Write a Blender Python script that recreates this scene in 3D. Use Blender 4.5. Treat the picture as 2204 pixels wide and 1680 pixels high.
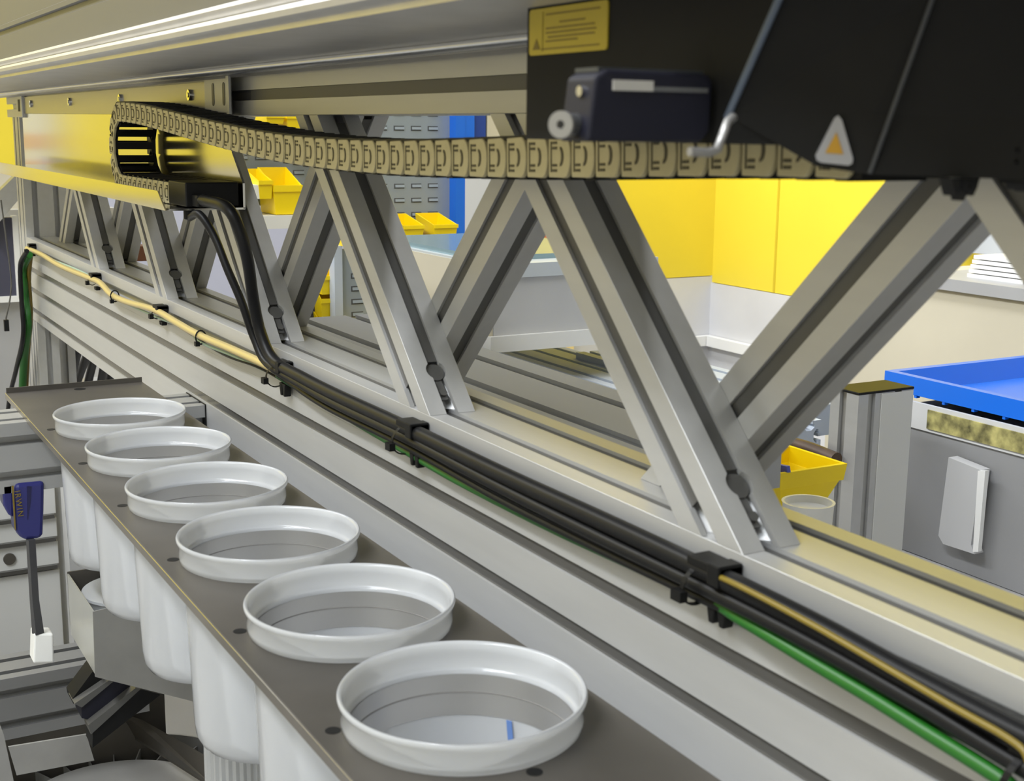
import bpy, bmesh, math, random
from mathutils import Vector, Matrix
random.seed(7)
for o in list(bpy.data.objects): bpy.data.objects.remove(o)
SC = bpy.context.scene
COL = SC.collection
S = 0.001                      # everything below is written in millimetres
PI = math.pi

# ------------------------------------------------------------------ camera
F_PX = 2823.0
yaw, pitch, roll = 1.0574, 0.1980, 0.0109
CAM = Vector((553.5, -434.0, 221.0))
cy, sy, cp, sp = math.cos(yaw), math.sin(yaw), math.cos(pitch), math.sin(pitch)
FW = Vector((-sy*cp, cy*cp, -sp)); R0 = Vector((cy, sy, 0)); U0 = R0.cross(FW)
RT = R0*math.cos(roll) + U0*math.sin(roll)
UP = -R0*math.sin(roll) + U0*math.cos(roll)
cd = bpy.data.cameras.new('camera'); cam = bpy.data.objects.new('camera', cd); COL.objects.link(cam)
cd.sensor_width = 36.0; cd.sensor_fit = 'HORIZONTAL'; cd.lens = 36.0*F_PX/2204.0
cam.matrix_world = Matrix(((RT.x, UP.x, -FW.x, CAM.x*S), (RT.y, UP.y, -FW.y, CAM.y*S), (RT.z, UP.z, -FW.z, CAM.z*S), (0, 0, 0, 1)))
cd.clip_start = 0.02; cd.clip_end = 60
cd.dof.use_dof = True; cd.dof.focus_distance = 1.6; cd.dof.aperture_fstop = 20.0
SC.camera = cam

def at(px, py, ax, v):
    """the place where the sight line through a photo point meets the plane ax = v"""
    d = (px-1102)*RT + (840-py)*UP + F_PX*FW
    i = 'xyz'.index(ax); t = (v-CAM[i])/d[i]
    return CAM + t*d

# ------------------------------------------------------------------ view, world, lights
SC.view_settings.view_transform = 'Standard'; SC.view_settings.look = 'None'
SC.view_settings.exposure = 0.0; SC.view_settings.gamma = 1.0
SC.view_settings.use_curve_mapping = False
w = bpy.data.worlds.new('world'); SC.world = w; w.use_nodes = True
w.node_tree.nodes['Background'].inputs[0].default_value = (0.80, 0.88, 1.0, 1)
w.node_tree.nodes['Background'].inputs[1].default_value = 0.25

def area(name, x, y, z, sx, sy_, power, col=(0.95, 0.975, 1.0), rx=0, ry=0, spread=180):
    l = bpy.data.lights.new(name, 'AREA'); l.shape = 'RECTANGLE'; l.size = sx*S; l.size_y = sy_*S
    l.energy = power; l.color = col; l.spread = math.radians(spread)
    o = bpy.data.objects.new(name, l); COL.objects.link(o)
    o.location = (x*S, y*S, z*S); o.rotation_euler = (rx, ry, 0)
    return o
area('unseen_overhead_light', -900, -1500, 2150, 3600, 300, 126)
area('unseen_overhead_light', -900, 1100, 2150, 3600, 200, 9)  # unseen fill, added to brighten the side faces of the struts
area('unseen_overhead_light', 900, -1900, 2000, 1800, 1200, 60, (0.86, 0.93, 1.0))  # unseen cool fill, added to brighten the front of the lower beam
area('unseen_overhead_light', -3300, -900, 2150, 1200, 1800, 58)
area('unseen_overhead_light', -1700, 700, 2150, 2600, 700, 60, rx=math.radians(48), spread=130)  # unseen lamp, tilted to brighten the back walls and spare the truss tops

# ------------------------------------------------------------------ materials
def mat(name, col, rough=0.5, metal=0.0, noise=0.0, nscale=40, bump=0.0, emis=None, coat=0.0, stretch=None):
    m = bpy.data.materials.new(name); m.use_nodes = True
    nt = m.node_tree; b = nt.nodes['Principled BSDF']
    b.inputs['Base Color'].default_value = (*col, 1); b.inputs['Roughness'].default_value = rough
    b.inputs['Metallic'].default_value = metal
    if max(col) < 0.03: b.inputs['Specular IOR Level'].default_value = 0.22
    if coat: b.inputs['Coat Weight'].default_value = coat
    if noise or bump:
        tc = nt.nodes.new('ShaderNodeTexCoord'); mp = nt.nodes.new('ShaderNodeMapping')
        nt.links.new(tc.outputs['Object'], mp.inputs[0])
        if stretch: mp.inputs['Scale'].default_value = stretch
        n = nt.nodes.new('ShaderNodeTexNoise'); n.inputs['Scale'].default_value = nscale; n.inputs['Detail'].default_value = 4
        nt.links.new(mp.outputs[0], n.inputs['Vector'])
        if noise:
            mx = nt.nodes.new('ShaderNodeMix'); mx.data_type = 'RGBA'
            mx.inputs['A'].default_value = (*[c*(1-noise) for c in col], 1)
            mx.inputs['B'].default_value = (*[min(1, c*(1+noise)) for c in col], 1)
            rmp = nt.nodes.new('ShaderNodeMapRange'); rmp.inputs[1].default_value = 0.3; rmp.inputs[2].default_value = 0.7
            nt.links.new(n.outputs['Fac'], rmp.inputs[0]); nt.links.new(rmp.outputs[0], mx.inputs['Factor'])
            nt.links.new(mx.outputs['Result'], b.inputs['Base Color'])
        if bump:
            bp = nt.nodes.new('ShaderNodeBump'); bp.inputs['Strength'].default_value = bump; bp.inputs['Distance'].default_value = 0.001
            nt.links.new(n.outputs['Fac'], bp.inputs['Height']); nt.links.new(bp.outputs[0], b.inputs['Normal'])
    if emis:
        b.inputs['Emission Color'].default_value = (*emis[0], 1); b.inputs['Emission Strength'].default_value = emis[1]
    return m

M = {}
M['alu'] = mat('anodised_aluminium', (0.50, 0.50, 0.495), 0.42, 0.5, 0.03, 30, stretch=(0.3, 3, 3))
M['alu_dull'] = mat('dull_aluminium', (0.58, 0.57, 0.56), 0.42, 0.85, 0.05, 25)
M['slot'] = mat('slot_cover_grey', (0.09, 0.088, 0.083), 0.45, 0.2)
M['slot_light'] = mat('slot_cover_light', (0.075, 0.072, 0.066), 0.25, 0.1)
M['steel'] = mat('stainless_steel', (0.60, 0.59, 0.56), 0.13, 1.0, 0.04, 6, stretch=(0.2, 1, 4))
M['brushed'] = mat('brushed_steel', (0.085, 0.077, 0.066), 0.4, 0.3, 0.22, 9)
M['brushed2'] = mat('pale_brushed_steel', (0.34, 0.335, 0.32), 0.42, 0.5, 0.12, 14)
M['flange'] = mat('flange_steel', (0.17, 0.155, 0.135), 0.35, 0.5, 0.15, 9)
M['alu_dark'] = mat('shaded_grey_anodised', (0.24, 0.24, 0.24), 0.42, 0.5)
M['chrome'] = mat('chrome', (0.75, 0.75, 0.75), 0.12, 1.0)
M['black'] = mat('black_plastic', (0.005, 0.005, 0.005), 0.5)
M['blackmat'] = mat('black_painted_sheet', (0.009, 0.0088, 0.0085), 0.75, 0.0, 0.15, 20)
M['rubber'] = mat('black_cable_sheath', (0.007, 0.007, 0.0075), 0.42)
M['blacknavy'] = mat('dark_navy_plastic', (0.012, 0.012, 0.020), 0.5)
M['chainb'] = mat('beige_chain_plate', (0.42, 0.365, 0.205), 0.45, 0.0, 0.05, 200)
M['chaing'] = mat('chain_recess', (0.055, 0.045, 0.02), 0.6)
M['yellow'] = mat('yellow_paint', (0.84, 0.665, 0.045), 0.55, 0, 0.06, 1.5)
M['yellowbin'] = mat('yellow_bin_plastic', (0.95, 0.70, 0.0), 0.4)
M['blue'] = mat('blue_plastic', (0.006, 0.15, 0.75), 0.35)
M['bluedk'] = mat('deep_blue_paint', (0.01, 0.05, 0.30), 0.4)
M['clampblue'] = mat('clamp_blue_plastic', (0.020, 0.022, 0.13), 0.35)
M['labely'] = mat('label_yellow', (0.38, 0.29, 0.015), 0.5)
M['labelink'] = mat('label_ink', (0.15, 0.105, 0.008), 0.6)
M['white'] = mat('white_paint', (0.80, 0.80, 0.79), 0.6, 0, 0.02, 3)
M['whitep'] = mat('white_plastic', (0.82, 0.82, 0.80), 0.4)
M['greyw'] = mat('grey_painted_wall', (0.62, 0.62, 0.64), 0.6, 0, 0.06, 4)
M['cream'] = mat('cream_board', (0.60, 0.55, 0.43), 0.6, 0, 0.04, 5)
M['creamy'] = mat('pale_yellow_board', (0.85, 0.66, 0.28), 0.6)
M['slate'] = mat('slate_louvre_sheet', (0.115, 0.13, 0.165), 0.5, 0.1)
M['louvre'] = mat('grey_louvre_sheet', (0.29, 0.335, 0.385), 0.45, 0.2)
M['louvredk'] = mat('louvre_opening', (0.07, 0.075, 0.08), 0.7)
M['floor'] = mat('concrete_floor', (0.30, 0.30, 0.31), 0.5, 0, 0.1, 2)
M['teal'] = mat('teal_glass_lid', (0.25, 0.36, 0.40), 0.15, 0.2)
M['boxgrey'] = mat('grey_cabinet_paint', (0.40, 0.40, 0.41), 0.5, 0.1, 0.08, 6)
M['greenw'] = mat('green_wire', (0.008, 0.10, 0.006), 0.4)
M['greyg'] = mat('grey_green_cable', (0.30, 0.42, 0.34), 0.4)
M['yelcab'] = mat('yellow_cable', (0.17, 0.12, 0.012), 0.35)
M['beigecab'] = mat('pale_yellow_cable', (0.47, 0.37, 0.15), 0.35)
M['orange'] = mat('amber_warning', (0.42, 0.22, 0.008), 0.5)
M['tri'] = mat('warning_border', (0.30, 0.30, 0.32), 0.4)
M['fold'] = mat('blue_grey_glint_and_folder', (0.10, 0.125, 0.17), 0.5)  # painted highlight of the cover fold; also the folder's own colour
M['red'] = mat('pink_print', (0.75, 0.35, 0.30), 0.6)
M['brown'] = mat('brown_board', (0.16, 0.06, 0.03), 0.6)
M['moss'] = mat('mossy_print', (0.30, 0.27, 0.10), 0.7, 0, 0.8, 60)
M['bluegrid'] = mat('blue_grid', (0.09, 0.11, 0.50), 0.5)
M['hose'] = mat('dark_grey_hose', (0.045, 0.045, 0.05), 0.5)
M['glassy'] = mat('clear_ribbed_jar', (0.65, 0.66, 0.66), 0.2)
M['glassy'].node_tree.nodes['Principled BSDF'].inputs['Transmission Weight'].default_value = 0.6

def plastic():
    m = bpy.data.materials.new('frosted_translucent_plastic'); m.use_nodes = True
    nt = m.node_tree; nt.nodes.clear()
    out = nt.nodes.new('ShaderNodeOutputMaterial')
    df = nt.nodes.new('ShaderNodeBsdfDiffuse'); df.inputs[0].default_value = (0.93, 0.95, 0.98, 1)
    tl = nt.nodes.new('ShaderNodeBsdfTranslucent'); tl.inputs[0].default_value = (0.96, 0.97, 0.99, 1)
    gl = nt.nodes.new('ShaderNodeBsdfGlossy'); gl.inputs['Roughness'].default_value = 0.10
    tr = nt.nodes.new('ShaderNodeBsdfTransparent'); tr.inputs[0].default_value = (0.95, 0.96, 0.97, 1)
    fr = nt.nodes.new('ShaderNodeFresnel'); fr.inputs[0].default_value = 1.42
    m1 = nt.nodes.new('ShaderNodeMixShader'); m1.inputs[0].default_value = 0.55
    m2 = nt.nodes.new('ShaderNodeMixShader'); m2.inputs[0].default_value = 0.22
    m3 = nt.nodes.new('ShaderNodeMixShader')
    L = nt.links.new
    L(df.outputs[0], m1.inputs[1]); L(tl.outputs[0], m1.inputs[2])
    L(m1.outputs[0], m2.inputs[1]); L(tr.outputs[0], m2.inputs[2])
    L(fr.outputs[0], m3.inputs[0]); L(m2.outputs[0], m3.inputs[1]); L(gl.outputs[0], m3.inputs[2])
    L(m3.outputs[0], out.inputs[0])
    return m
M['cup'] = plastic()

# ------------------------------------------------------------------ helpers
class MB:
    """collects shapes (in mm) for ONE mesh object"""
    def __init__(s): s.v = []; s.f = []; s.m = []
    def add(s, vs, fs, mi=0):
        k = len(s.v); s.v += [Vector(a) for a in vs]; s.f += [[i+k for i in f] for f in fs]; s.m += [mi]*len(fs); return s
    def box(s, x0, x1, y0, y1, z0, z1, mi=0):
        v = [(x, y, z) for z in (z0, z1) for y in (y0, y1) for x in (x0, x1)]
        return s.add(v, [(0, 2, 3, 1), (4, 5, 7, 6), (0, 1, 5, 4), (2, 6, 7, 3), (0, 4, 6, 2), (1, 3, 7, 5)], mi)
    def prism(s, poly, a, b, axis='x', mi=0):
        """poly: 2-D outline; extruded from a to b along axis (x: poly=(y,z), y: poly=(x,z), z: poly=(x,y))"""
        def P(p, t): return {'x': (t, p[0], p[1]), 'y': (p[0], t, p[1]), 'z': (p[0], p[1], t)}[axis]
        n = len(poly)
        vs = [P(p, a) for p in poly] + [P(p, b) for p in poly]
        fs = [(i, (i+1) % n, n+(i+1) % n, n+i) for i in range(n)] + [list(range(n))[::-1], list(range(n, 2*n))]
        return s.add(vs, fs, mi)
    def loft(s, rings, closed=False, cap=True, mi=0):
        n = len(rings[0]); vs = [p for r in rings for p in r]; fs = []
        m = len(rings)
        for j in range(m if closed else m-1):
            a, b = j*n, ((j+1) % m)*n
            for i in range(n): fs.append((a+i, a+(i+1) % n, b+(i+1) % n, b+i))
        if cap and not closed: fs += [list(range(n))[::-1], [(m-1)*n+i for i in range(n)]]
        return s.add(vs, fs, mi)
    def lathe(s, prof, n=64, c=(0, 0, 0), mi=0, cap=False):
        rings = [[(c[0]+r*math.cos(2*PI*i/n), c[1]+r*math.sin(2*PI*i/n), c[2]+z) for i in range(n)] for r, z in prof]
        return s.loft(rings, cap=cap, mi=mi)
    def tube(s, pts, r, n=10, mi=0):
        pts = [Vector(p) for p in pts]; rings = []
        up = Vector((0.13, 0.21, 1)).normalized()
        for i, p in enumerate(pts):
            t = (pts[min(i+1, len(pts)-1)] - pts[max(i-1, 0)]).normalized()
            a = t.cross(up)
            if a.length < 0.1: a = t.cross(Vector((0, 1, 0.1)))
            a.normalize(); b = t.cross(a).normalized()
            rr = r[i] if isinstance(r, (list, tuple)) else r
            rings.append([p + rr*(math.cos(2*PI*k/n)*a + math.sin(2*PI*k/n)*b) for k in range(n)])
        return s.loft(rings, mi=mi)
    def cyl(s, p, q, r, n=20, mi=0): return s.tube([p, q], r, n, mi)
    def build(s, name, m, parent=None, smooth=None, bevel=0):
        me = bpy.data.meshes.new(name)
        me.from_pydata([tuple(a*S) for a in s.v], [], s.f)
        for mm in (m if isinstance(m, (list, tuple)) else [m]): me.materials.append(mm)
        me.polygons.foreach_set('material_index', s.m)
        bm = bmesh.new(); bm.from_mesh(me); bmesh.ops.recalc_face_normals(bm, faces=bm.faces); bm.to_mesh(me); bm.free()
        if smooth is not None:
            me.polygons.foreach_set('use_smooth', [True]*len(me.polygons)); me.set_sharp_from_angle(angle=math.radians(smooth))
        o = bpy.data.objects.new(name, me); COL.objects.link(o)
        if parent:
            o.parent = parent
            o.matrix_parent_inverse = parent_world(parent).inverted()
        if bevel:
            b = o.modifiers.new('bevel', 'BEVEL'); b.width = bevel*S; b.segments = 2; b.limit_method = 'ANGLE'
        return o

def parent_world(p):
    m = Matrix.Translation(p.location) @ p.rotation_euler.to_matrix().to_4x4()
    if p.parent: m = parent_world(p.parent) @ p.matrix_parent_inverse @ m
    return m
def tag(o, label, cat, group=None, kind=None):
    o['label'] = label; o['category'] = cat
    if group: o['group'] = group
    if kind: o['kind'] = kind
    return o
def thing(name, label, cat, loc, group=None):
    o = bpy.data.objects.new(name, None); COL.objects.link(o); o.location = Vector(loc)*S; o.empty_display_size = 0.02
    return tag(o, label, cat, group)
def struct(o): o['kind'] = 'structure'; return o
def copy_tree(o, parent=None, kids=None):
    c = o.copy(); COL.objects.link(c)
    if parent:
        inv = o.matrix_parent_inverse.copy(); c.parent = parent; c.matrix_parent_inverse = inv
    for ch in [k for k in bpy.data.objects if k.parent == o]: copy_tree(ch, c)
    return c
def smoothpath(pts, n=8):
    """Catmull-Rom through the points"""
    P = [Vector(p) for p in pts]; P = [P[0]*2-P[1]] + P + [P[-1]*2-P[-2]]; out = []
    for i in range(1, len(P)-2):
        a, b, c, d = P[i-1:i+3]
        for k in range(n):
            t = k/n
            out.append(0.5*((2*b) + (c-a)*t + (2*a-5*b+4*c-d)*t*t + (3*b-a-3*c+d)*t**3))
    out.append(P[-2]); return out

def profile(w_, h_, faces='btlr', op=10.4, mod=40.0):
    """closed outline of a T-slot extrusion, origin at the lower left corner"""
    def side(L):        # points along one side as (along, depth)
        pts = [(0.2, 0)]
        for k in range(int(round(L/mod))):
            c = mod*(k+0.5)
            pts += [(c-op/2, 0), (c-op/2, 4), (c-9, 4.5), (c-9, 8), (c-4, 12), (c+4, 12), (c+9, 8), (c+9, 4.5), (c+op/2, 4), (c+op/2, 0)]
        pts.append((L-0.2, 0)); return pts
    def plain(L): return [(0.2, 0), (L-0.2, 0)]
    o = []
    for key, L, fn in (('b', w_, lambda a, d: (a, d)), ('r', h_, lambda a, d: (w_-d, a)),
                       ('t', w_, lambda a, d: (w_-a, h_-d)), ('l', h_, lambda a, d: (d, h_-a))):
        o += [fn(a, d) for a, d in (side(L) if key in faces else plain(L))]
    return o
def beam_x(mb, x0, x1, y, z, w_, h_, faces='btlr', mi=0, op=10.4, mod=40.0): return mb.prism([(y+a, z+b) for a, b in profile(w_, h_, faces, op, mod)], x0, x1, 'x', mi)
def beam_y(mb, y0, y1, x, z, w_, h_, faces='btlr', mi=0): return mb.prism([(x+a, z+b) for a, b in profile(w_, h_, faces)], y0, y1, 'y', mi)
def beam_z(mb, z0, z1, x, y, w_, h_, faces='btlr', mi=0): return mb.prism([(x+a, y+b) for a, b in profile(w_, h_, faces)], z0, z1, 'z', mi)

# ------------------------------------------------------------------ room shell
FZ = -1000; CZ = 2300
struct(MB().box(-4300, 2600, -2700, 3300, FZ-60, FZ).build('floor', M['floor']))
struct(MB().box(-4300, 2600, -2700, 3300, CZ, CZ+60).build('ceiling', mat('dark_ceiling', (0.13, 0.13, 0.13), 0.8)))
struct(MB().box(-4360, -4300, -2700, 3300, FZ, CZ).build('wall_left', M['white']))
struct(MB().box(2600, 2660, -2700, 3300, FZ, CZ).build('wall_right', M['white']))
struct(MB().box(-4300, 2600, 3300, 3360, FZ, CZ).build('wall_back', M['white']))
struct(MB().box(-4300, 2600, -2760, -2700, FZ, CZ).build('wall_front', M['cream']))

# ------------------------------------------------------------------ truss
XL, XR = -2157, 620
TZ = 230                       # underside of the upper chord
truss = thing('truss_frame', 'long silver aluminium lattice truss of slotted profiles crossing the picture', 'frame', (XL, 40, -160))
mb = MB(); beam_x(mb, XL, XR, 0, -40, 80, 40); lc = mb.build('lower_chord', M['alu'], truss)
mb = MB()
for y in (20, 60): mb.box(XL+60, XR-2, y-5.1, y+5.1, -3.4, -2.6)
mb.build('slot_cover', M['slot'], lc)
mb = MB(); beam_x(mb, XL-140, XR, 0, TZ, 80, 40); uc = mb.build('upper_chord', M['alu'], truss)
mb = MB(); mb.box(XL+1390, XR-2, 2.4, 3.2, TZ+14.9, TZ+25.1); mb.build('slot_cover', M['slot'], uc)
mb = MB(); beam_x(mb, XL, XR, 0, -160, 40, 120, 'lr'); db = mb.build('deep_side_beam', M['alu'], truss)
for z in (-60, -100, -140):
    MB().box(XL+14+(140+z)*0.12, XR-2, 2.2, 3.4, z-5.1, z+5.1).build('slot_cover', M['slot_light'], db)
mb = MB(); beam_z(mb, FZ, TZ, XL-82, 0, 80, 80); mb.build('end_post', M['alu'], truss)
mb = MB(); beam_z(mb, FZ, -162, XL+3, 2, 40, 40); mb.build('support_post', M['alu'], truss)
mb = MB(); beam_z(mb, FZ, -42, XR-60, 42, 40, 40); mb.build('support_post', M['alu'], truss)

def strut(sgn, y0):
    """45 degree slotted strut between the chords; sgn=-1 leans to the left going up. origin: right front corner on the lower chord"""
    q = math.sqrt(2)
    out = [(-(40-a)*q, b) for a, b in profile(40, 40)]
    m_ = MB()
    r0 = [(x, y0+y, 0.2) for x, y in out]; r1 = [(x+sgn*TZ, y0+y, TZ-0.2) for x, y in out]
    m_.loft([r0, r1])
    return m_
def boolean_cut(o, cutter):
    bm_ = o.modifiers.new('cut', 'BOOLEAN'); bm_.operation = 'DIFFERENCE'; bm_.object = cutter; bm_.solver = 'EXACT'
    bpy.context.view_layer.update()
    me = bpy.data.meshes.new_from_object(o.evaluated_get(bpy.context.evaluated_depsgraph_get()))
    o.modifiers.remove(bm_); o.data = me; bpy.data.objects.remove(cutter)
Q = 1/math.sqrt(2)
def front_strut():
    o = strut(-1, 0).build('diagonal_strut', M['alu'])
    n_ = Vector((Q, 0, Q)); t_ = Vector((-Q, 0, Q))       # outward normal of the right face, direction up the strut
    c = Vector((0, 20, 0)) + t_*42
    cut = MB().cyl(c-n_*6.5, c+n_*6, 8.6, 28).build('cut', M['alu']); boolean_cut(o, cut)
    # covers in the slots of the front face and of the right face
    def strip(a0, a1, side, parent, m_=M['slot']):
        mm = MB()
        if side == 'r':
            p = [Vector((0, 20+s_*5.1, 0)) + t_*a - n_*d for a in (a0, a1) for d in (2.4, 3.2) for s_ in (-1, 1)]
        else:
            b_ = Vector((-20*math.sqrt(2), 0, 0))
            p = [b_ + n_*(s_*5.1) + t_*a + Vector((0, d, 0)) for a in (a0, a1) for d in (2.4, 3.2) for s_ in (-1, 1)]
        mm.add(p, [(0, 1, 3, 2), (4, 6, 7, 5), (0, 4, 5, 1), (2, 3, 7, 6), (0, 2, 6, 4), (1, 5, 7, 3)])
        return mm.build('slot_cover', m_, parent)
    strip(52, 318, 'r', o); strip(24, 300, 'f', o)
    # the connector seen in the round hole and the bolt under it
    mm = MB().cyl(c-n_*6.4, c-n_*3.0, 7.8, 24); mm.cyl(c-n_*3.2-t_*20, c-n_*1.5-t_*20, 3.6, 6)
    mm.add([Vector((0, 20+s_*3.4, 0)) + t_*a - n_*d for a in (16, 34) for d in (4, 6) for s_ in (-1, 1)],
           [(0, 1, 3, 2), (4, 6, 7, 5), (0, 4, 5, 1), (2, 3, 7, 6), (0, 2, 6, 4), (1, 5, 7, 3)])
    mm.build('connector', M['slot'], o, 30)
    return o
def back_strut():
    o = strut(1, 40).build('diagonal_strut', M['alu'])
    n_ = Vector((Q, 0, -Q)); t_ = Vector((Q, 0, Q))
    mm = MB()
    b_ = Vector((-20*math.sqrt(2), 40, 0))
    p = [b_ + n_*(s_*5.1) + t_*a + Vector((0, d, 0)) for a in (24, 318) for d in (2.4, 3.2) for s_ in (-1, 1)]
    mm.add(p, [(0, 1, 3, 2), (4, 6, 7, 5), (0, 4, 5, 1), (2, 3, 7, 6), (0, 2, 6, 4), (1, 5, 7, 3)])
    p = [Vector((0, 60+s_*5.1, 0)) + t_*a - n_*d for a in (6, 318) for d in (2.4, 3.2) for s_ in (-1, 1)]
    mm.add(p, [(0, 1, 3, 2), (4, 6, 7, 5), (0, 4, 5, 1), (2, 3, 7, 6), (0, 2, 6, 4), (1, 5, 7, 3)])
    mm.build('slot_cover', M['slot'], o)
    return o
f0 = front_strut(); b0 = back_strut()
def put(o, x):
    o.parent = truss; o.matrix_parent_inverse = parent_world(truss).inverted(); o.location = (x*S, 0, 0)
for i, x in enumerate((35, -346, -728, -1118, -1512, 417)): put(f0 if i == 0 else copy_tree(f0), x)
for i, x in enumerate((-61, -449, -828, -1216, -1606, -1990, 322)): put(b0 if i == 0 else copy_tree(b0), x)

# big beam above, in front of the upper chord
ub = thing('machine_axis_beam', 'wide grey machine beam with a silver rounded lip along the top edge of the picture', 'beam', (-800, -75, 272))
top = [(0, 272), (-4, 268.5), (-10, 267.5), (-18, 270), (-24, 271.5), (-30, 272.5), (-36, 274.5), (-42, 276), (-150, 277), (-152, 277.6), (-152, 281), (-157, 281.5),
       (-161, 283.5), (-162, 287), (-160, 290), (-154, 291.5), (-157, 294), (-158, 297), (-156, 300), (-146, 302), (-146, 420), (0, 420)]
MB().prism(top, -2900, XR, 'x').build('beam_body', M['alu_dull'], ub, 35)  # lighter metal tone than the front, brightening the underside by colour
MB().prism([(-146.2, 301.5), (-150, 302), (-150, 330), (-148, 331), (-148, 337), (-152, 338), (-152, 343), (-150, 344), (-150, 420), (-146.2, 420)], -2900, XR, 'x').build('dimmed_front_face', mat('dimmed_front_grey', (0.125, 0.122, 0.118), 0.5, 0.3), ub)  # front face split off; dimmer light is put into its darker grey
MB().prism([(-31+9*math.cos(a), 272.5+4.2*math.sin(a)) for a in [2*PI*k/24 for k in range(24)]], -2900, XR, 'x').build('polished_rail', mat('polished_rail', (0.62, 0.63, 0.66), 0.25, 0.8), ub, 50)

# ------------------------------------------------------------------ cable guide channel
ch = thing('cable_guide_channel', 'bent stainless sheet channel carrying the cable chain, reflecting yellow', 'channel', (-1400, -40, 134))
XE = -784
m_ = MB()
pl = [(XE, 135), (XE, 161), (XE-34, 192), (XE-34, 230), (-2100, 236), (-2100, 135)]
m_.prism(pl, -3.5, -1.2, 'y'); m_.build('back_plate', M['steel'], ch)
MB().prism([(XE-36, 230.4), (XE-36, 232), (XE-110, 232), (XE-110, 266), (-2100, 266), (-2100, 236.4)], -4.2, -1.2, 'y').build('mounting_plate', mat('satin_steel', (0.42, 0.405, 0.37), 0.34, 0.8, 0.05, 6, stretch=(0.2, 1, 4)), ch)
MB().prism([(-1.4, 134), (-1.4, 136), (-80, 136), (-82, 134)], -2300, XE, 'x').build('channel_floor', M['steel'], ch)
MB().loft([[(x, y, z) for x, z, y in ((-2300, 134, yo), (XE-6, 134, yo), (XE-40, 152.5, yo+1.3), (-2300, 152.5, yo+1.3))] for yo in (-83.4, -81.8)]).build('front_lip', M['steel'], ch)
m_ = MB()
for x in (-962, -1300, -1643, -1990):
    m_ = MB(); m_.cyl((x, -3.4, 253), (x, -7.5, 253), 6.2, 20); m_.cyl((x, -7.4, 253), (x, -8.2, 253), 3, 6)
    m_.build('bolt', M['chrome'], ch, 30)
m_ = MB().box(-896, -806, -7.5, -5, 233, 271)
m_.loft([[(x, y, z) for y, z in ((-7.5, 231), (-7.5, 271), (-5, 271), (-5, 231))] if i == 0 else
         [(x, y-d, z) for y, z in ((-7.5, 231), (-7.5, 271), (-5, 271), (-5, 231))] for i, (x, d) in enumerate([(-806, 0), (-800, 5), (-793, 8), (-784, 8)])])
br = m_.build('slotted_bracket', M['alu'], ch, 40)
for x in (-864, -826):
    MB().prism([(x+5*math.cos(a)*0.8, 252+(8 if math.sin(a) > 0 else -8)+4*math.sin(a)) for a in [2*PI*k/20 for k in range(20)]], -8.0, -7.4, 'y').build('slot', M['slot'], br)
m_ = MB().box(-2128, -2068, -9, -1, 229, 272); lb = m_.build('corner_bracket', M['alu'], ch, bevel=1.5)
MB().box(-2104, -2086, -9.8, -9, 240, 262).build('opening', M['black'], lb)

# ------------------------------------------------------------------ energy chain
chain = thing('cable_drag_chain', 'black and beige plastic cable drag chain looping at the left', 'cable chain', (-1000, -35, 136))
RAD = 43.0; XC = -1080.0
path = [Vector((-838, 0, 148)), Vector((-950, 0, 148)), Vector((XC, 0, 148))]
for k in range(1, 12):
    a = -PI/2 - PI*k/12
    path.append(Vector((XC+RAD*math.cos(a)*1.05, 0, 148+RAD+RAD*math.sin(a))))
upper = [(-1080, 234), (-1020, 232.5), (-950, 229), (-860, 223), (-760, 216), (-650, 209), (-540, 203), (-430, 200), (-300, 199.5), (-160, 202.5), (-40, 206.5), (60, 211), (120, 213), (180, 214)]
path += [Vector((x, 0, z)) for x, z in upper]
pp = smoothpath(path, 12)
L = [0.0]
for a, b in zip(pp, pp[1:]): L.append(L[-1]+(b-a).length)
PITCH = 23.6; n_links = int(L[-1]/PITCH)
def pos(s_):
    s_ = max(0, min(s_, L[-1]-1e-6)); i = 0
    lo, hi = 0, len(L)-1
    while hi-lo > 1:
        m2 = (lo+hi)//2
        if L[m2] <= s_: lo = m2
        else: hi = m2
    t = (s_-L[lo])/(L[lo+1]-L[lo]); return pp[lo].lerp(pp[lo+1], t)
H2 = 12.0; YF, YB = -60.0, -8.0
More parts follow.
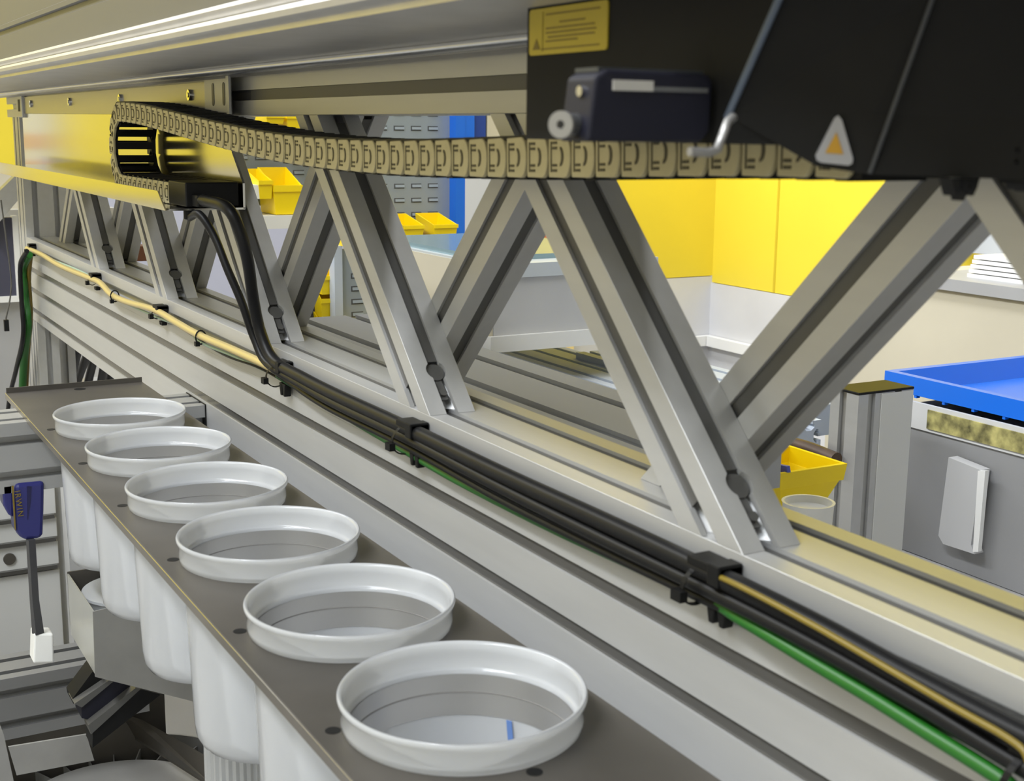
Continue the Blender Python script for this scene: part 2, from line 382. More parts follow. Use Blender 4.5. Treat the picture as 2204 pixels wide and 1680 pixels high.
def make_link():
    m_ = MB()
    m_.box(-11, 13.5, YB-5, YB, -H2+0.5, H2-0.5)                      # far side plate
    m_.box(-11, 13.5, YF+3, YF+6, -H2+0.8, H2-0.8)                    # near inner plate
    m_.box(-3.5, 5, YF+5, YB-4, H2-2.6, H2+0.6)                       # cross bars
    m_.box(-3.5, 5, YF+5, YB-4, -H2-0.6, -H2+2.6)
    m_.box(-11, 13, YF+1.5, YF+6.5, H2-2.2, H2+0.4)
    lk = m_.build('chain_link', M['black'])
    arc = [(-10.2, -H2+1)] + [(5.5 + 6.5*math.cos(a), (H2-0.6)*math.sin(a)) for a in [(-PI/2)+PI*k/14 for k in range(15)]] + [(-10.2, H2-1)]
    m_ = MB().prism(arc, YF+0.2, YF+3.2, 'y')
    pt = m_.build('side_plate', M['chainb'], lk, bevel=0.6)
    m_ = MB()
    cre = [(1.2+6*math.cos(a), 6.5*math.sin(a)) for a in [(-PI/2)+PI*k/10 for k in range(11)]] + [(1.2+2.4*math.cos(a), 4.6*math.sin(a)) for a in [(PI/2)-PI*k/10 for k in range(11)]]
    m_.prism([(x*0.55+1.5, z*0.8) for x, z in cre], YF-0.25, YF+0.3, 'y')
    for z in (-7.4, -4.6, 4.6, 7.4): m_.box(-5.8, -1.2, YF-0.25, YF+0.3, z-0.7, z+0.7)
    m_.box(-7.6, -6.8, YF-0.2, YF+0.3, -8.2, 8.2)
    m_.build('embossing', M['chaing'], lk)
    return lk
link0 = make_link()
for i in range(n_links):
    s0 = i*PITCH + PITCH/2
    a, b = pos(s0-PITCH/2), pos(s0+PITCH/2); c = (a+b)/2; t = (b-a).normalized()
    lk = link0 if i == 0 else copy_tree(link0)
    lk.parent = chain; lk.matrix_parent_inverse = parent_world(chain).inverted()
    lk.location = Vector((c.x, 0, c.z))*S
    lk.rotation_euler = (0, -math.atan2(t.z, t.x), 0)
m_ = MB().box(-856, -790, -62, -6, 137.2, 162); m_.box(-846, -770, -56, -44, 138, 150); m_.cyl((-800, -56, 134), (-800, -56, 124), 6, 14)
m_.build('end_connector', M['black'], chain, bevel=1.5)

# ------------------------------------------------------------------ cables
def cable(pts, r, m_, label, n=8, name='cable', group=None, seg=8):
    o = MB().tube(smoothpath(pts, seg), r, n).build(name, m_, None, 60)
    return tag(o, label, 'cable', group)
def zy(px, py, y=-12): return at(px, py, 'y', y)
XEND = 600
drop1 = [(-800, -56, 126), at(430, 462, 'y', -54), at(462, 510, 'y', -44), at(490, 580, 'y', -36), at(520, 650, 'y', -26), at(548, 730, 'y', -16), at(575, 782, 'y', -12)]
run1 = [at(640, 822, 'y', -11), at(720, 868, 'y', -11), at(870, 940, 'y', -11), at(1080, 1050, 'y', -11), at(1300, 1160, 'y', -11), at(1510, 1262, 'y', -11), at(1750, 1386, 'y', -13), at(1980, 1516, 'y', -13), (260, -12, -31), (420, -10, -28), (XEND, -10, -28)]
cable(drop1+run1, 4.2, M['rubber'], 'thinner black cable dropping from the chain end down to the beam', 10)
drop2 = [(-775, -50, 145), at(487, 446, 'y', -48), at(515, 495, 'y', -40), at(533, 560, 'y', -32), at(546, 650, 'y', -22), at(562, 720, 'y', -15), at(590, 776, 'y', -10.5)]
run2 = [at(650, 812, 'y', -10), at(720, 848, 'y', -9.5), at(870, 918, 'y', -9.5), at(1080, 1020, 'y', -9.5), at(1300, 1122, 'y', -9.5), at(1510, 1222, 'y', -10), at(1750, 1342, 'y', -11), at(1980, 1468, 'y', -11), (260, -10, -19), (420, -9, -18), (XEND, -9, -18)]
cable(drop2+run2, 6.0, M['rubber'], 'thicker black cable hanging beside the thinner one from the chain end', 12)
run3 = [at(600, 806, 'y', -8), at(700, 874, 'y', -8), at(870, 958, 'y', -8), at(1080, 1076, 'y', -8), at(1300, 1186, 'y', -8), at(1500, 1282, 'y', -8), at(1750, 1398, 'y', -8), at(1980, 1530, 'y', -8), (260, -8, -34), (420, -8, -34), (XEND, -8, -34)]
cable(run3, 3.0, M['rubber'], 'lowest thin black cable of the bundle strapped along the beam', 8)
# pale yellow cable on the left half and its thin companions
yc = [(-2160, -10, -60), at(66, 560, 'y', -12), at(58, 534, 'y', -12), at(90, 548, 'y', -12), at(130, 572, 'y', -12), at(190, 597, 'y', -12), at(215, 608, 'y', -12), at(240, 634, 'y', -12), at(275, 650, 'y', -12), at(333, 667, 'y', -12), at(380, 694, 'y', -12), at(430, 722, 'y', -12), at(500, 752, 'y', -12), at(590, 794, 'y', -11), at(700, 858, 'y', -5.4)]
cable(yc[2:], 4.3, M['beigecab'], 'thick pale yellow cable waving along the left half of the beam', 10)
gc = [at(62, 540, 'y', -7), at(120, 562, 'y', -6), at(190, 592, 'y', -8), at(250, 640, 'y', -7), at(333, 680, 'y', -8), at(400, 706, 'y', -7), at(430, 735, 'y', -9), at(500, 765, 'y', -8), at(570, 796, 'y', -7)]
cable(gc, 1.9, M['greyg'], 'thin grey green wire running behind the pale yellow cable', 8)
gn = [at(600, 808, 'y', -6), at(700, 868, 'y', -5.4), at(900, 984, 'y', -4.6), at(1000, 1040, 'y', -4.5), at(1200, 1140, 'y', -5), at(1500, 1276, 'y', -6), at(1600, 1334, 'y', -9), at(1752, 1426, 'y', -12), at(1870, 1496, 'y', -13), at(1985, 1568, 'y', -13), at(2148, 1670, 'y', -13), (250, -12, -44), (420, -8, -44), (XEND, -8, -44)]
cable(gn, 3.9, M['greenw'], 'bright green earth wire under the black cables at lower right', 8)
yr = [at(1300, 1130, 'y', -5), at(1500, 1220, 'y', -12), at(1600, 1265, 'y', -17.5), at(1752, 1346, 'y', -19), at(1900, 1432, 'y', -19), at(2050, 1520, 'y', -19), at(2190, 1602, 'y', -19), (260, -19, -27), (420, -12, -24), (XEND, -12, -24)]
cable(yr, 1.7, M['yelcab'], 'yellow wire on top of the black cables at lower right', 8)
bt = [at(340, 672, 'y', -9), at(400, 712, 'y', -8), at(480, 762, 'y', -9), at(560, 792, 'y', -9), at(640, 838, 'y', -6), at(760, 905, 'y', -6), at(860, 948, 'y', -6)]
cable(bt, 1.3, M['rubber'], 'thin black wire sagging between the cable clips left of centre', 6)
# green cable hanging at the left end
cable([at(62, 548, 'y', -22), at(50, 580, 'y', -24), at(54, 640, 'y', -24), at(60, 700, 'y', -24), at(52, 770, 'y', -24), at(48, 850, 'y', -24), at(47, 960, 'y', -24)], 7.5, M['greenw'], 'thick green earth cable hanging down at the left end post', 10)
cable([at(58, 540, 'y', -30), at(44, 570, 'y', -34), at(46, 640, 'y', -34), at(50, 720, 'y', -34), at(36, 790, 'y', -34), at(20, 860, 'y', -34), at(10, 960, 'y', -34)], 4.5, M['rubber'], 'black cable hanging beside the green one at the left end', 8)
cable([at(66, 548, 'y', -14), at(62, 600, 'y', -14), at(66, 680, 'y', -14), at(60, 760, 'y', -14), at(56, 850, 'y', -14), at(56, 960, 'y', -14)], 4.5, M['yelcab'], 'olive yellow cable hanging behind the green one at the left end', 8)
# cable clips with their ties
def clip(px, py, sc, label, rows=1, rr=11.5):
    c = at(px, py, 'y', -14)
    t = thing('cable_clip', label, 'cable clip', (c.x, 0, c.z), 'cable clips along the beam')
    m_ = MB()
    x, z = c.x, c.z
    m_.box(x-3*sc, x+26*sc, -16*sc, -0.6, z+4*sc, z+9*sc); m_.box(x+16*sc, x+26*sc, -17*sc, -0.6, z-2*sc, z+10*sc)
    m_.box(x+2*sc, x+22*sc, -8, -0.6, z-8*sc, z+6*sc)
    m_.build('clip_body', M['black'], t, bevel=0.8)
    m_ = MB(); rr = rr*sc
    ring = [(x+3*math.sin(a), -9.5 + rr*math.cos(a), z+3*sc-rr + (rr+1)*math.sin(a)) for a in [2*PI*k/24 for k in range(25)]]
    ring = [(a, max(-30, min(b, -1.2)), c2) for a, b, c2 in ring]
    for k in range(24):
        p, q = Vector(ring[k]), Vector(ring[k+1]); d = Vector((1.8*sc, 0, 0)); n_ = Vector((0, 0.7, 0.7))
        m_.add([p-d, p+d, q+d, q-d, p-d+n_, p+d+n_, q+d+n_, q-d+n_], [(0, 1, 2, 3), (7, 6, 5, 4), (0, 4, 5, 1), (1, 5, 6, 2), (2, 6, 7, 3), (3, 7, 4, 0)])
    m_.box(x-5*sc, x+4*sc, -10-rr-3, -10-rr+2, z-rr*1.1-3, z-rr*1.1+3)
    m_.build('cable_tie', M['black'], t)
    m_ = MB()
    for k in range(rows+1): m_.prism([(x+(6+9*k)*sc, z-14*sc), (x+(15+9*k)*sc, z-14*sc), (x+(13+9*k)*sc, z-rr*2-4), (x+(9+9*k)*sc, z-rr*2-4)], -9, -2, 'y')
    m_.build('clip_foot', M['black'], t, bevel=0.8)
    return t
clip(58, 532, 0.8, 'black cable clip at the far left end of the beam', rr=7.5)
clip(192, 598, 0.9, 'black cable clip holding the pale yellow cable, second from the left', rr=7.5)
clip(330, 668, 0.9, 'black cable clip holding the pale yellow cable, third from the left', rr=7.5)
clip(585, 792, 0.95, 'black cable clip where the two black cables reach the beam')
clip(860, 925, 1.0, 'black cable clip below the middle strut joint')
clip(1490, 1228, 1.0, 'largest black cable clip beside the nearest strut joint')
clip(2185, 1640, 1.0, 'black cable clip cut off by the lower right corner')
for (px, py), lb in zip(((247, 634), (432, 722)), ('small black cable tie around the wavy yellow cable at left', 'small black cable tie halfway to the black cables')):
    c = at(px, py, 'y', -12); m_ = MB()
    ring = [Vector((c.x, -12+6*math.cos(a), c.z-2+8*math.sin(a))) for a in [2*PI*k/16 for k in range(17)]]
    m_.tube(ring, 1.0, 6); m_.box(c.x-4, c.x+3, -19, -14, c.z-12, c.z-7)
    tag(m_.build('cable_tie', M['black']), lb, 'cable tie')

# ------------------------------------------------------------------ cup tray and cups
TRZ = -103.0; CY = -121.3; PX = 162.7; X0 = -53.4; RB = 66.5
Y0, Y1 = -202.0, -38.0
tray = thing('cup_tray', 'long brown grey steel plate holding the row of plastic cups', 'tray', (-500, -120, TRZ))
HOLES = lambda cx: ((cx-20, -190.5), (cx+72.5, -117))
def holed(m_, xa, xb, cx, rh):
    n = 64; out = []; inn = []
    for k in range(n):
        a = 2*PI*k/n; dx, dy = math.cos(a), math.sin(a)
        # hit the rectangle
        tx = ((xb-cx) if dx > 0 else (xa-cx))/dx if abs(dx) > 1e-9 else 1e9
        ty = ((Y1-CY) if dy > 0 else (Y0-CY))/dy if abs(dy) > 1e-9 else 1e9
        t = min(tx, ty); out.append((cx+t*dx, CY+t*dy)); inn.append((cx+rh*dx, CY+rh*dy))
    # put the four corners in exactly
    for X in (xa, xb):
        for Y in (Y0, Y1):
            k = min(range(n), key=lambda i: (out[i][0]-X)**2+(out[i][1]-Y)**2); out[k] = (X, Y)
    vs = [(x, y, TRZ) for x, y in out] + [(x, y, TRZ) for x, y in inn] + [(x, y, TRZ-2) for x, y in out] + [(x, y, TRZ-2) for x, y in inn]
    fs = []
    for k in range(n):
        j = (k+1) % n
        fs += [(k, j, n+j, n+k), (2*n+k, 3*n+k, 3*n+j, 2*n+j), (n+k, n+j, 3*n+j, 3*n+k)]
    m_.add(vs, fs)
m_ = MB()
xs = [X0-i*PX for i in range(-1, 6)]
for cx in xs: holed(m_, cx-PX/2, cx+PX/2, cx, RB)
XT0 = xs[-1]-PX/2; XT1 = xs[0]+PX/2
XFAR = -1112
m_.box(XFAR, XT0, Y0, Y1, TRZ-2, TRZ)
m_.build('tray_plate', M['brushed'], tray)
m_ = MB(); m_.box(XFAR, XT1, Y0-1.6, Y0, TRZ-6.5, TRZ); m_.build('front_flange', M['flange'], tray)
MB().tube([(XFAR, Y0-1.2, TRZ+0.1), (XT1, Y0-1.2, TRZ+0.1)], 0.45, 8).build('bright_edge', M['chrome'], tray)  # thin bright line along the flange edge
m_ = MB(); m_.box(XFAR-1.8, XFAR, Y0, Y1, TRZ-2, TRZ+6); m_.build('end_flange', M['brushed'], tray)
for cx in xs:
    for hx, hy in HOLES(cx):
        MB().cyl((hx, hy, TRZ-0.4), (hx, hy, TRZ+0.25), 4.4, 20).build('plate_hole', M['black'], tray)
m_ = MB().cyl((-1098, -118, TRZ-0.4), (-1098, -118, TRZ+0.25), 7, 18); m_.build('plate_hole', M['black'], tray)

def make_cup():
    c = thing('plastic_cup', '', 'cup', (X0, CY, TRZ))
    o_ = [(0, -150.5), (30, -150), (50, -149), (57, -146), (60, -140), (61, -130), (63, -70), (65, -12), (65.6, -1.5), (67.5, 0.6), (67.8, 4), (67.9, 13), (69.0, 14.6), (69.6, 16.2), (69.5, 17.6), (68.7, 18.4)]
    i_ = [(67.6, 18.2), (66.6, 16.5), (66.3, 12), (66.2, 3), (65.0, 1.4), (63.9, 0.6), (63.7, -1.5), (63.2, -12), (61.4, -70), (59.4, -130), (58.2, -139), (55.5, -144), (49, -146.8), (30, -147.6), (0, -148)]
    m_ = MB(); m_.lathe([(max(r, 0.01), z+TRZ) for r, z in o_+i_], 96, (X0, CY, 0))
    m_.build('cup_body', M['cup'], c, 50)
    m_ = MB()
    m_.lathe([(63.35, -1.0+TRZ), (63.0, -13+TRZ), (62.55, -27+TRZ), (62.35, -27+TRZ), (62.8, -13+TRZ), (63.1, -1.0+TRZ)], 96, (X0, CY, 0))
    m_.build('inner_band', M['alu_band'], c, 50)
    MB().lathe([(62.95, -12+TRZ), (62.55, -12+TRZ), (62.5, -12.7+TRZ), (62.9, -12.7+TRZ)], 96, (X0, CY, 0)).build('inner_line', mat('inner_line_grey', (0.22, 0.21, 0.20), 0.5), c, 50)
    return c
M['alu_band'] = mat('satin_inner_band', (0.50, 0.49, 0.475), 0.3, 0.7, 0.02, 20)
cup0 = make_cup()
labels = ['nearest and largest frosted plastic cup in the steel tray', 'frosted plastic cup in the tray just behind the nearest one',
          'third frosted cup from the near end of the tray', 'fourth frosted cup from the near end of the tray',
          'frosted cup in the tray just before the farthest one', 'farthest frosted cup, at the empty far end of the tray']
cups = []
for i in range(6):
    c = cup0 if i == 0 else copy_tree(cup0)
    c.location = (Vector((X0-i*PX, CY, TRZ)))*S; c['label'] = labels[i]; c['group'] = 'frosted plastic cups in the steel tray'; cups.append(c)
sd = Vector((-0.567, 0.824, 0)); st = Vector((0.824, 0.567, 0)); sc0 = Vector((X0, CY, 0))
MB().loft([[sc0+sd*(r-dd_)+st*(1.8*q_+off)+Vector((0, 0, z)) for z, r, off in ((TRZ-27.5, 62.0, -1), (TRZ-62, 61.0, 3)) for q_ in ((-1, 1) if z > TRZ-40 else (1, -1))] for dd_ in (0.9, 0.3)]).build('blue_stripe', mat('pale_blue_stripe', (0.12, 0.22, 0.50), 0.5), cup0)

# ------------------------------------------------------------------ machine head (black, close to the lens)
hd = thing('machine_unit', 'black sheet metal machine head in the upper right corner, out of focus', 'machine head', (120, -80, 206))
def headsec(z):
    k = (z-226)/41.0
    return [(-10, -110, z), (146+24*k, -110, z), (196+18*k, -84+4*k, z), (244+20*k, -50+6*k, z), (262+20*k, -6, z), (208, -6, z), (190, -64, z), (-10, -64, z)]
zs = [215.5, 226, 267, 330]
m_ = MB(); m_.loft([headsec(z) for z in zs]); cov = m_.build('cover', M['blackmat'], hd)
# lower front apron that reaches further down at the right
m_ = MB()
a0, b0_, c0, d0 = at(1545, 244, 'y', -111), at(1745, 352, 'x', 188), at(1880, 376, 'x', 197), at(2240, 376, 'x', 240)
lo = [(146, -110.2), (178, -93.5), (196, -84.2), (244, -50), (262, -10)]
zl = [226, 208, 205.5, 205, 205]
r_a = [(x, y, z) for (x, y), z in zip(lo, zl)]; r_b = [(x, y, 227) for x, y in lo]
k_ = len(lo)
vs = r_a + r_b + [(x-2, y+2, z) for x, y, z in r_a] + [(x-2, y+2, z) for x, y, z in r_b]
fs = []
for i in range(k_-1):
    fs += [(i, i+1, k_+i+1, k_+i), (2*k_+i, 3*k_+i, 3*k_+i+1, 2*k_+i+1), (i, 2*k_+i, 2*k_+i+1, i+1)]
m_.add(vs, fs); m_.build('apron', M['blackmat'], hd)
# cover folds; the bluish highlight is painted on as a strip
def fold(p, q, r, m__):
    MB().tube([p, q], r, 8).build('fold_edge', m__, hd, 60)
fold((145.6, -110.6, 225.5), (145.6+24*64/41+4, -110.6, 290), 1.5, M['fold'])
fold((196.5, -84.6, 206), (196+18*64/41, -83+4*64/41-1.2, 290), 0.9, mat('dark_fold', (0.045, 0.047, 0.052), 0.5))
# yellow label with fine print lines
lx0, lx1, lz0, lz1 = -6.5, 61, 254.5, 275.5
m_ = MB(); rr = 1.8
rc = []
for cx, cz, a0_ in ((lx1-rr, lz1-rr, 0), (lx0+rr, lz1-rr, 90), (lx0+rr, lz0+rr, 180), (lx1-rr, lz0+rr, 270)):
    rc += [(cx+rr*math.cos(math.radians(a0_+t)), cz+rr*math.sin(math.radians(a0_+t))) for t in (0, 30, 60, 90)]
m_.prism(rc, -110.9, -110.1, 'y'); lab = m_.build('warning_label', M['labely'], hd); lab['label'] = 'yellow warning label'
m_ = MB()
for z, xa, xb in ((272.5, 14, 58), (268.6, 26, 46), (266.2, 14, 54), (264.2, 14, 55), (262.2, 16, 54), (260.4, 14, 40), (257.0, 10, 58)):
    m_.box(xa-5, xb-3, -111.1, -110.8, z-0.35, z+0.35)
m_.box(6.0, 6.4, -111.1, -110.8, 256, 274)
m_.add([(-3, -111.1, 257), (4, -111.1, 257), (0.5, -111.1, 262), (-3, -110.8, 257), (4, -110.8, 257), (0.5, -110.8, 262)], [(0, 1, 2), (5, 4, 3), (0, 3, 4, 1), (1, 4, 5, 2), (2, 5, 3, 0)])
m_.build('print', M['labelink'], lab)
# triangular warning sign on the sloping facet
def on_apron(px, py, out):
    d = (px-1102)*RT + (840-py)*UP + F_PX*FW
    p0 = Vector((146, -110.2, 0)); n_ = Vector((26, -50, 0)).normalized(); p0 = p0 + n_*out
    t = (p0-CAM).dot(n_)/d.dot(n_); return CAM + t*d
def tri(pts, d0_, d1, name, m__, par):
    return MB().loft([[on_apron(x, y, d1-d0_) for x, y in pts], [on_apron(x, y, d1) for x, y in pts]]).build(name, m__, par)
ts = tri([(1755, 334), (1758, 345), (1768, 350), (1826, 356), (1834, 352), (1836, 342), (1812, 258), (1804, 248), (1796, 254)], 1.2, 1.6, 'warning_triangle', M['tri'], hd); ts['label'] = 'amber warning triangle with pale border'
tri([(1776, 329), (1815, 332), (1800, 284)], 0.5, 2.0, 'amber_centre', M['orange'], ts)
# small dark sensor box in front
sb = thing('sensor_module', 'small dark navy sensor box with a pale strip in front of the machine head', 'sensor', (125, -128, 215))
def rp(px, py, d):
    v = ((px-1102)*RT + (840-py)*UP + F_PX*FW).normalized(); return CAM + v*d
xf = 0
for xx in range(60, 330): 
    if at(1527, 305, 'x', xx).y < -113: xf = xx; break
bb = at(1264, 305, 'x', xf); bt_ = at(1290, 148, 'x', xf); be = at(1527, 305, 'x', xf)
ya, yb, za, zb = bb.y, be.y, bb.z, bt_.z
m_ = MB().prism([(ya, za), (yb-4, za), (yb, za+4), (yb+0.6, zb-3), (yb-2, zb-0.6), (ya+8, zb), (ya+3, zb-3)], xf-20, xf, 'x'); body = m_.build('housing', M['blacknavy'], sb, bevel=1.2)
MB().box(xf-19, xf-3, ya+6, yb-2, zb-0.8, zb+0.8).build('lid', mat('dark_lid', (0.03, 0.033, 0.038), 0.4), sb)
p0 = at(1318, 183, 'x', xf); p1 = at(1404, 183, 'x', xf); p2 = at(1522, 192, 'x', xf)
MB().box(xf-0.2, xf+0.9, p0.y, p1.y, p0.z-1.9, p0.z+1.9).build('pale_strip', mat('pale_strip', (0.42, 0.40, 0.36), 0.5), sb)
MB().box(xf-0.2, xf+0.6, p1.y, p2.y, p0.z-1.9, p0.z-0.1).build('trim_line', mat('grey_line', (0.10, 0.10, 0.10), 0.5), sb)
k0 = at(1212, 268, 'x', xf-8)
m_ = MB().cyl((k0.x, k0.y, k0.z), (k0.x-2, ya+2, k0.z), 4.2, 24)
cn = m_.build('cable_gland', mat('gland_grey', (0.10, 0.10, 0.10), 0.4, 0.4), sb, 40)
m_ = MB(); dd = Vector((0.55, -0.83, 0)); ee = Vector((0.83, 0.55, 0)); c_ = Vector(k0)
rg = [[c_ + dd*dz + ee*(r*math.cos(2*PI*k/28)) + Vector((0, 0, r*math.sin(2*PI*k/28))) for k in range(28)] for r, dz in ((1.6, 0.6), (5.0, 0.6), (5.0, 2.4), (1.6, 2.4))]
m_.loft(rg, closed=True); m_.build('ring', mat('ring_silver', (0.24, 0.23, 0.21), 0.4, 0.2), cn, 40)
k1 = at(1246, 196, 'x', xf-8); m_ = MB().cyl(k1, (k1.x, ya+3, k1.z), 2.0, 16); m_.build('screw', M['chrome'], sb, 40)
hk = [at(1484, 326, 'x', xf+26), at(1525, 328, 'x', xf+26), at(1544, 322, 'x', xf+26), at(1566, 262, 'x', xf+26), at(1578, 252, 'x', xf+24)]
hk = [Vector(p) for p in hk]
m_ = MB().tube([hk[0], hk[0].lerp(hk[1], .6), hk[1], hk[2], hk[2].lerp(hk[3], .5), hk[3], hk[4]], 1.7, 10)
tag(m_.build('hook_bracket', mat('hook_silver', (0.35, 0.34, 0.33), 0.4, 0.6), None, 60), 'bent silver hook beside the sensor box under the machine head', 'bracket')
# dark toothed parts hanging beneath the head at the right edge
tb = thing('drive_belt_parts', 'black toothed parts hanging below the machine head at the right edge', 'machine part', (236, -40, 190))
def teeth(px0, px1, py, x, n_, h_):
    m_ = MB()
    for k in range(n_):
        p = at(px0+(px1-px0)*(k+0.5)/n_, py, 'x', x)
        m_.prism([(p.y-2.6, p.z+h_*2.6), (p.y+2.6, p.z+h_*2.6), (p.y+1.6, p.z+h_), (p.y, p.z-h_*(0.2+0.8*(k % 2))), (p.y-1.4, p.z+h_)], p.x-3, p.x+3, 'x')
    return m_
teeth(2035, 2090, 418, 222, 3, 2.2).build('gear_teeth', M['black'], tb)
m_ = MB(); c_ = at(2215, 335, 'x', 232)
rings = []
for xx in (-5, 5):
    rings.append([(c_.x+xx, c_.y+(11+1.6*(k % 2))*math.cos(2*PI*k/36), c_.z+(11+1.6*(k % 2))*math.sin(2*PI*k/36)) for k in range(36)])
m_.loft(rings); m_.build('pulley', M['black'], tb)
# ---PART2---
# ------------------------------------------------------------------ frame around the tray, lower left
def yprof(name, label, x0, w_, z0, h_, y0, y1, m__=None):
    m_ = MB(); beam_y(m_, y0, y1, x0, z0, w_, h_)
    return tag(m_.build(name, m__ or M['alu']), label, 'beam')
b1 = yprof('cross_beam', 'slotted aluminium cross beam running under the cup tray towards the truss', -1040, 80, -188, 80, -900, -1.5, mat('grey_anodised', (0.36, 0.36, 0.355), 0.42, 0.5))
MB().box(-1041, -959, -1.5, -0.3, -188, -107).build('end_cap', M['black'], b1)
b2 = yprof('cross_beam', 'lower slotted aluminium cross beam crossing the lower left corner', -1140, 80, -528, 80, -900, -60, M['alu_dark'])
# lower cabinet with drawers behind
cx_ = -1500
cab = thing('drawer_cabinet', 'pale grey drawer cabinet behind the tray at the lower left', 'cabinet', (cx_-200, -150, FZ))
pA = at(0, 1050, 'x', cx_); pB = at(152, 1050, 'x', cx_)
MB().box(cx_-420, cx_, -560, pB.y, FZ, -300).build('cabinet_body', M['boxpale'] if 'boxpale' in M else mat('pale_grey_paint', (0.56, 0.56, 0.55), 0.5, 0, 0.02, 3), cab)
drawer_m = mat('drawer_front_paint', (0.60, 0.60, 0.585), 0.45)
for k, (z0, z1) in enumerate(((at(60, 1112, 'x', cx_+14).z, -306), (at(60, 1162, 'x', cx_+14).z, at(60, 1120, 'x', cx_+14).z), (at(60, 1222, 'x', cx_+14).z, at(60, 1172, 'x', cx_+14).z), (FZ+60, at(60, 1234, 'x', cx_+14).z))):
    d_ = MB().box(cx_, cx_+14, -555, pB.y-26, z0, z1).build('drawer', drawer_m, cab, bevel=1)
    if k == 2:
        h_ = at(20, 1202, 'x', cx_+14)
        MB().cyl((cx_+13.5, h_.y, h_.z), (cx_+17, h_.y, h_.z), 9, 20).build('drawer_lock', M['brushed'], d_, 40)
    if k < 3: MB().box(cx_+4, cx_+22, -555, pB.y-30, z0-5, z0+1).build('drawer_handle', M['slot_light'], d_)
# white stand leg right of the cabinet
col_ = at(190, 1250, 'x', -1430)
tag(MB().box(-1470, -1430, col_.y-26, col_.y+16, FZ, -250).build('stand_column', mat('grey_column_paint', (0.42, 0.42, 0.42), 0.5)), 'plain grey upright column behind the hanging cups', 'column')
# quick clamp: blue grip, bar, white pad
ca = at(55, 1045, 'x', -955)
cl = thing('bar_clamp', 'blue bar clamp with yellow lettering hanging under the cross beam', 'clamp', (-955, ca.y, -330))
def cpx(px, py, x=-955): return at(px, py, 'x', x)
def clampshape(pts, x0, x1, name, m__, bev=2.0):
    m_ = MB(); a = [cpx(*p) for p in pts]
    m_.prism([(p.y, p.z) for p in a], x0, x1, 'x'); return m_.build(name, m__, cl, bevel=bev)
grip = clampshape([(33, 1042), (96, 1036), (95, 1100), (93, 1150), (88, 1159), (56, 1162), (42, 1156), (33, 1142), (28, 1090)], -985, -955, 'grip', M['clampblue'], 4)
clampshape([(58, 1046), (67, 1046), (65, 1080), (59, 1118)], -956, -954.2, 'recess', mat('clamp_recess', (0.004, 0.004, 0.05), 0.5), 0)
clampshape([(6, 1047), (30, 1044), (30, 1116), (20, 1110), (9, 1090)], -985, -960, 'trigger', M['clampblue'], 2)
clampshape([(25, 1045), (29, 1045), (34, 1142), (31, 1136)], -955.5, -953.5, 'yellow_edge', M['yelcab'], 0)
bar_a, bar_b, bar_c = cpx(66, 1160), cpx(74, 1290), cpx(82, 1362)
MB().tube([bar_a, bar_b, bar_c], [5.5, 5.5, 7], 4).build('clamp_bar', M['hose'], cl)
clampshape([(72, 1360), (113, 1361), (115, 1422), (70, 1424)], -975, -950, 'clamp_pad', M['whitep'], 2)
tc = bpy.data.curves.new('lettering', 'FONT'); tc.body = 'IRWIN'; tc.size = 9*S; tc.extrude = 0.2*S; tc.space_character = 1.25
to = bpy.data.objects.new('lettering', tc); COL.objects.link(to)
lp = cpx(31, 1056, -953.8); to.location = lp*S
to.rotation_euler = Matrix(((0, 0, 1), (0.07, 0.9975, 0), (-0.9975, 0.07, 0))).to_euler()
bpy.context.view_layer.update()
tme = bpy.data.meshes.new_from_object(to.evaluated_get(bpy.context.evaluated_depsgraph_get())); tme.transform(to.matrix_world)
bpy.data.objects.remove(to); tme.materials.clear(); tme.materials.append(M['yelcab'])
to = bpy.data.objects.new('lettering', tme); COL.objects.link(to); to.parent = cl; to.matrix_parent_inverse = parent_world(cl).inverted()

# open sheet bin under the hanging cups
zb_ = -285
c1 = at(200, 1316, 'z', zb_)
bx = c1.x; by = c1.y
sbn = thing('sheet_metal_chute', 'open grey sheet metal box hanging beneath the row of cups', 'metal box', (bx-60, by+90, -350))
f1 = at(205, 1456, 'x', bx); f2 = at(428, 1512, 'x', bx); f3 = at(428, 1330, 'x', bx)
m_ = MB().prism([(by, zb_), (f1.y, f1.z), (f2.y, f2.z), (f2.y+70, f2.z-18), (f2.y+70, zb_), (by+70, zb_+6)], bx-1.6, bx, 'x'); m_.build('front_panel', mat('dull_sheet', (0.24, 0.235, 0.22), 0.5, 0.3, 0.12, 14), sbn)
m_ = MB().box(bx-135, bx-1.6, by, by+1.6, f1.z, zb_); m_.build('side_panel', mat('side_panel_steel', (0.62, 0.62, 0.58), 0.3, 0.7, 0.05, 9), sbn)
MB().box(bx-137, bx-135, by, f2.y+70, f1.z+10, zb_+2).build('back_panel', M['brushed'], sbn)
MB().box(bx-135, bx-1.6, by+1.6, f2.y+70, zb_-60, zb_-58).build('bottom_panel', M['brushed'], sbn)
m_ = MB().lathe([(0.1, -57), (44, -57), (52, -8), (55, -8), (55, -5), (50, -5), (0.1, -7)], 40, (bx-70, by+58, zb_))
tag(m_.build('plastic_cup', M['cup'], None, 40), 'small frosted lid or cup lying inside the sheet metal box', 'cup')

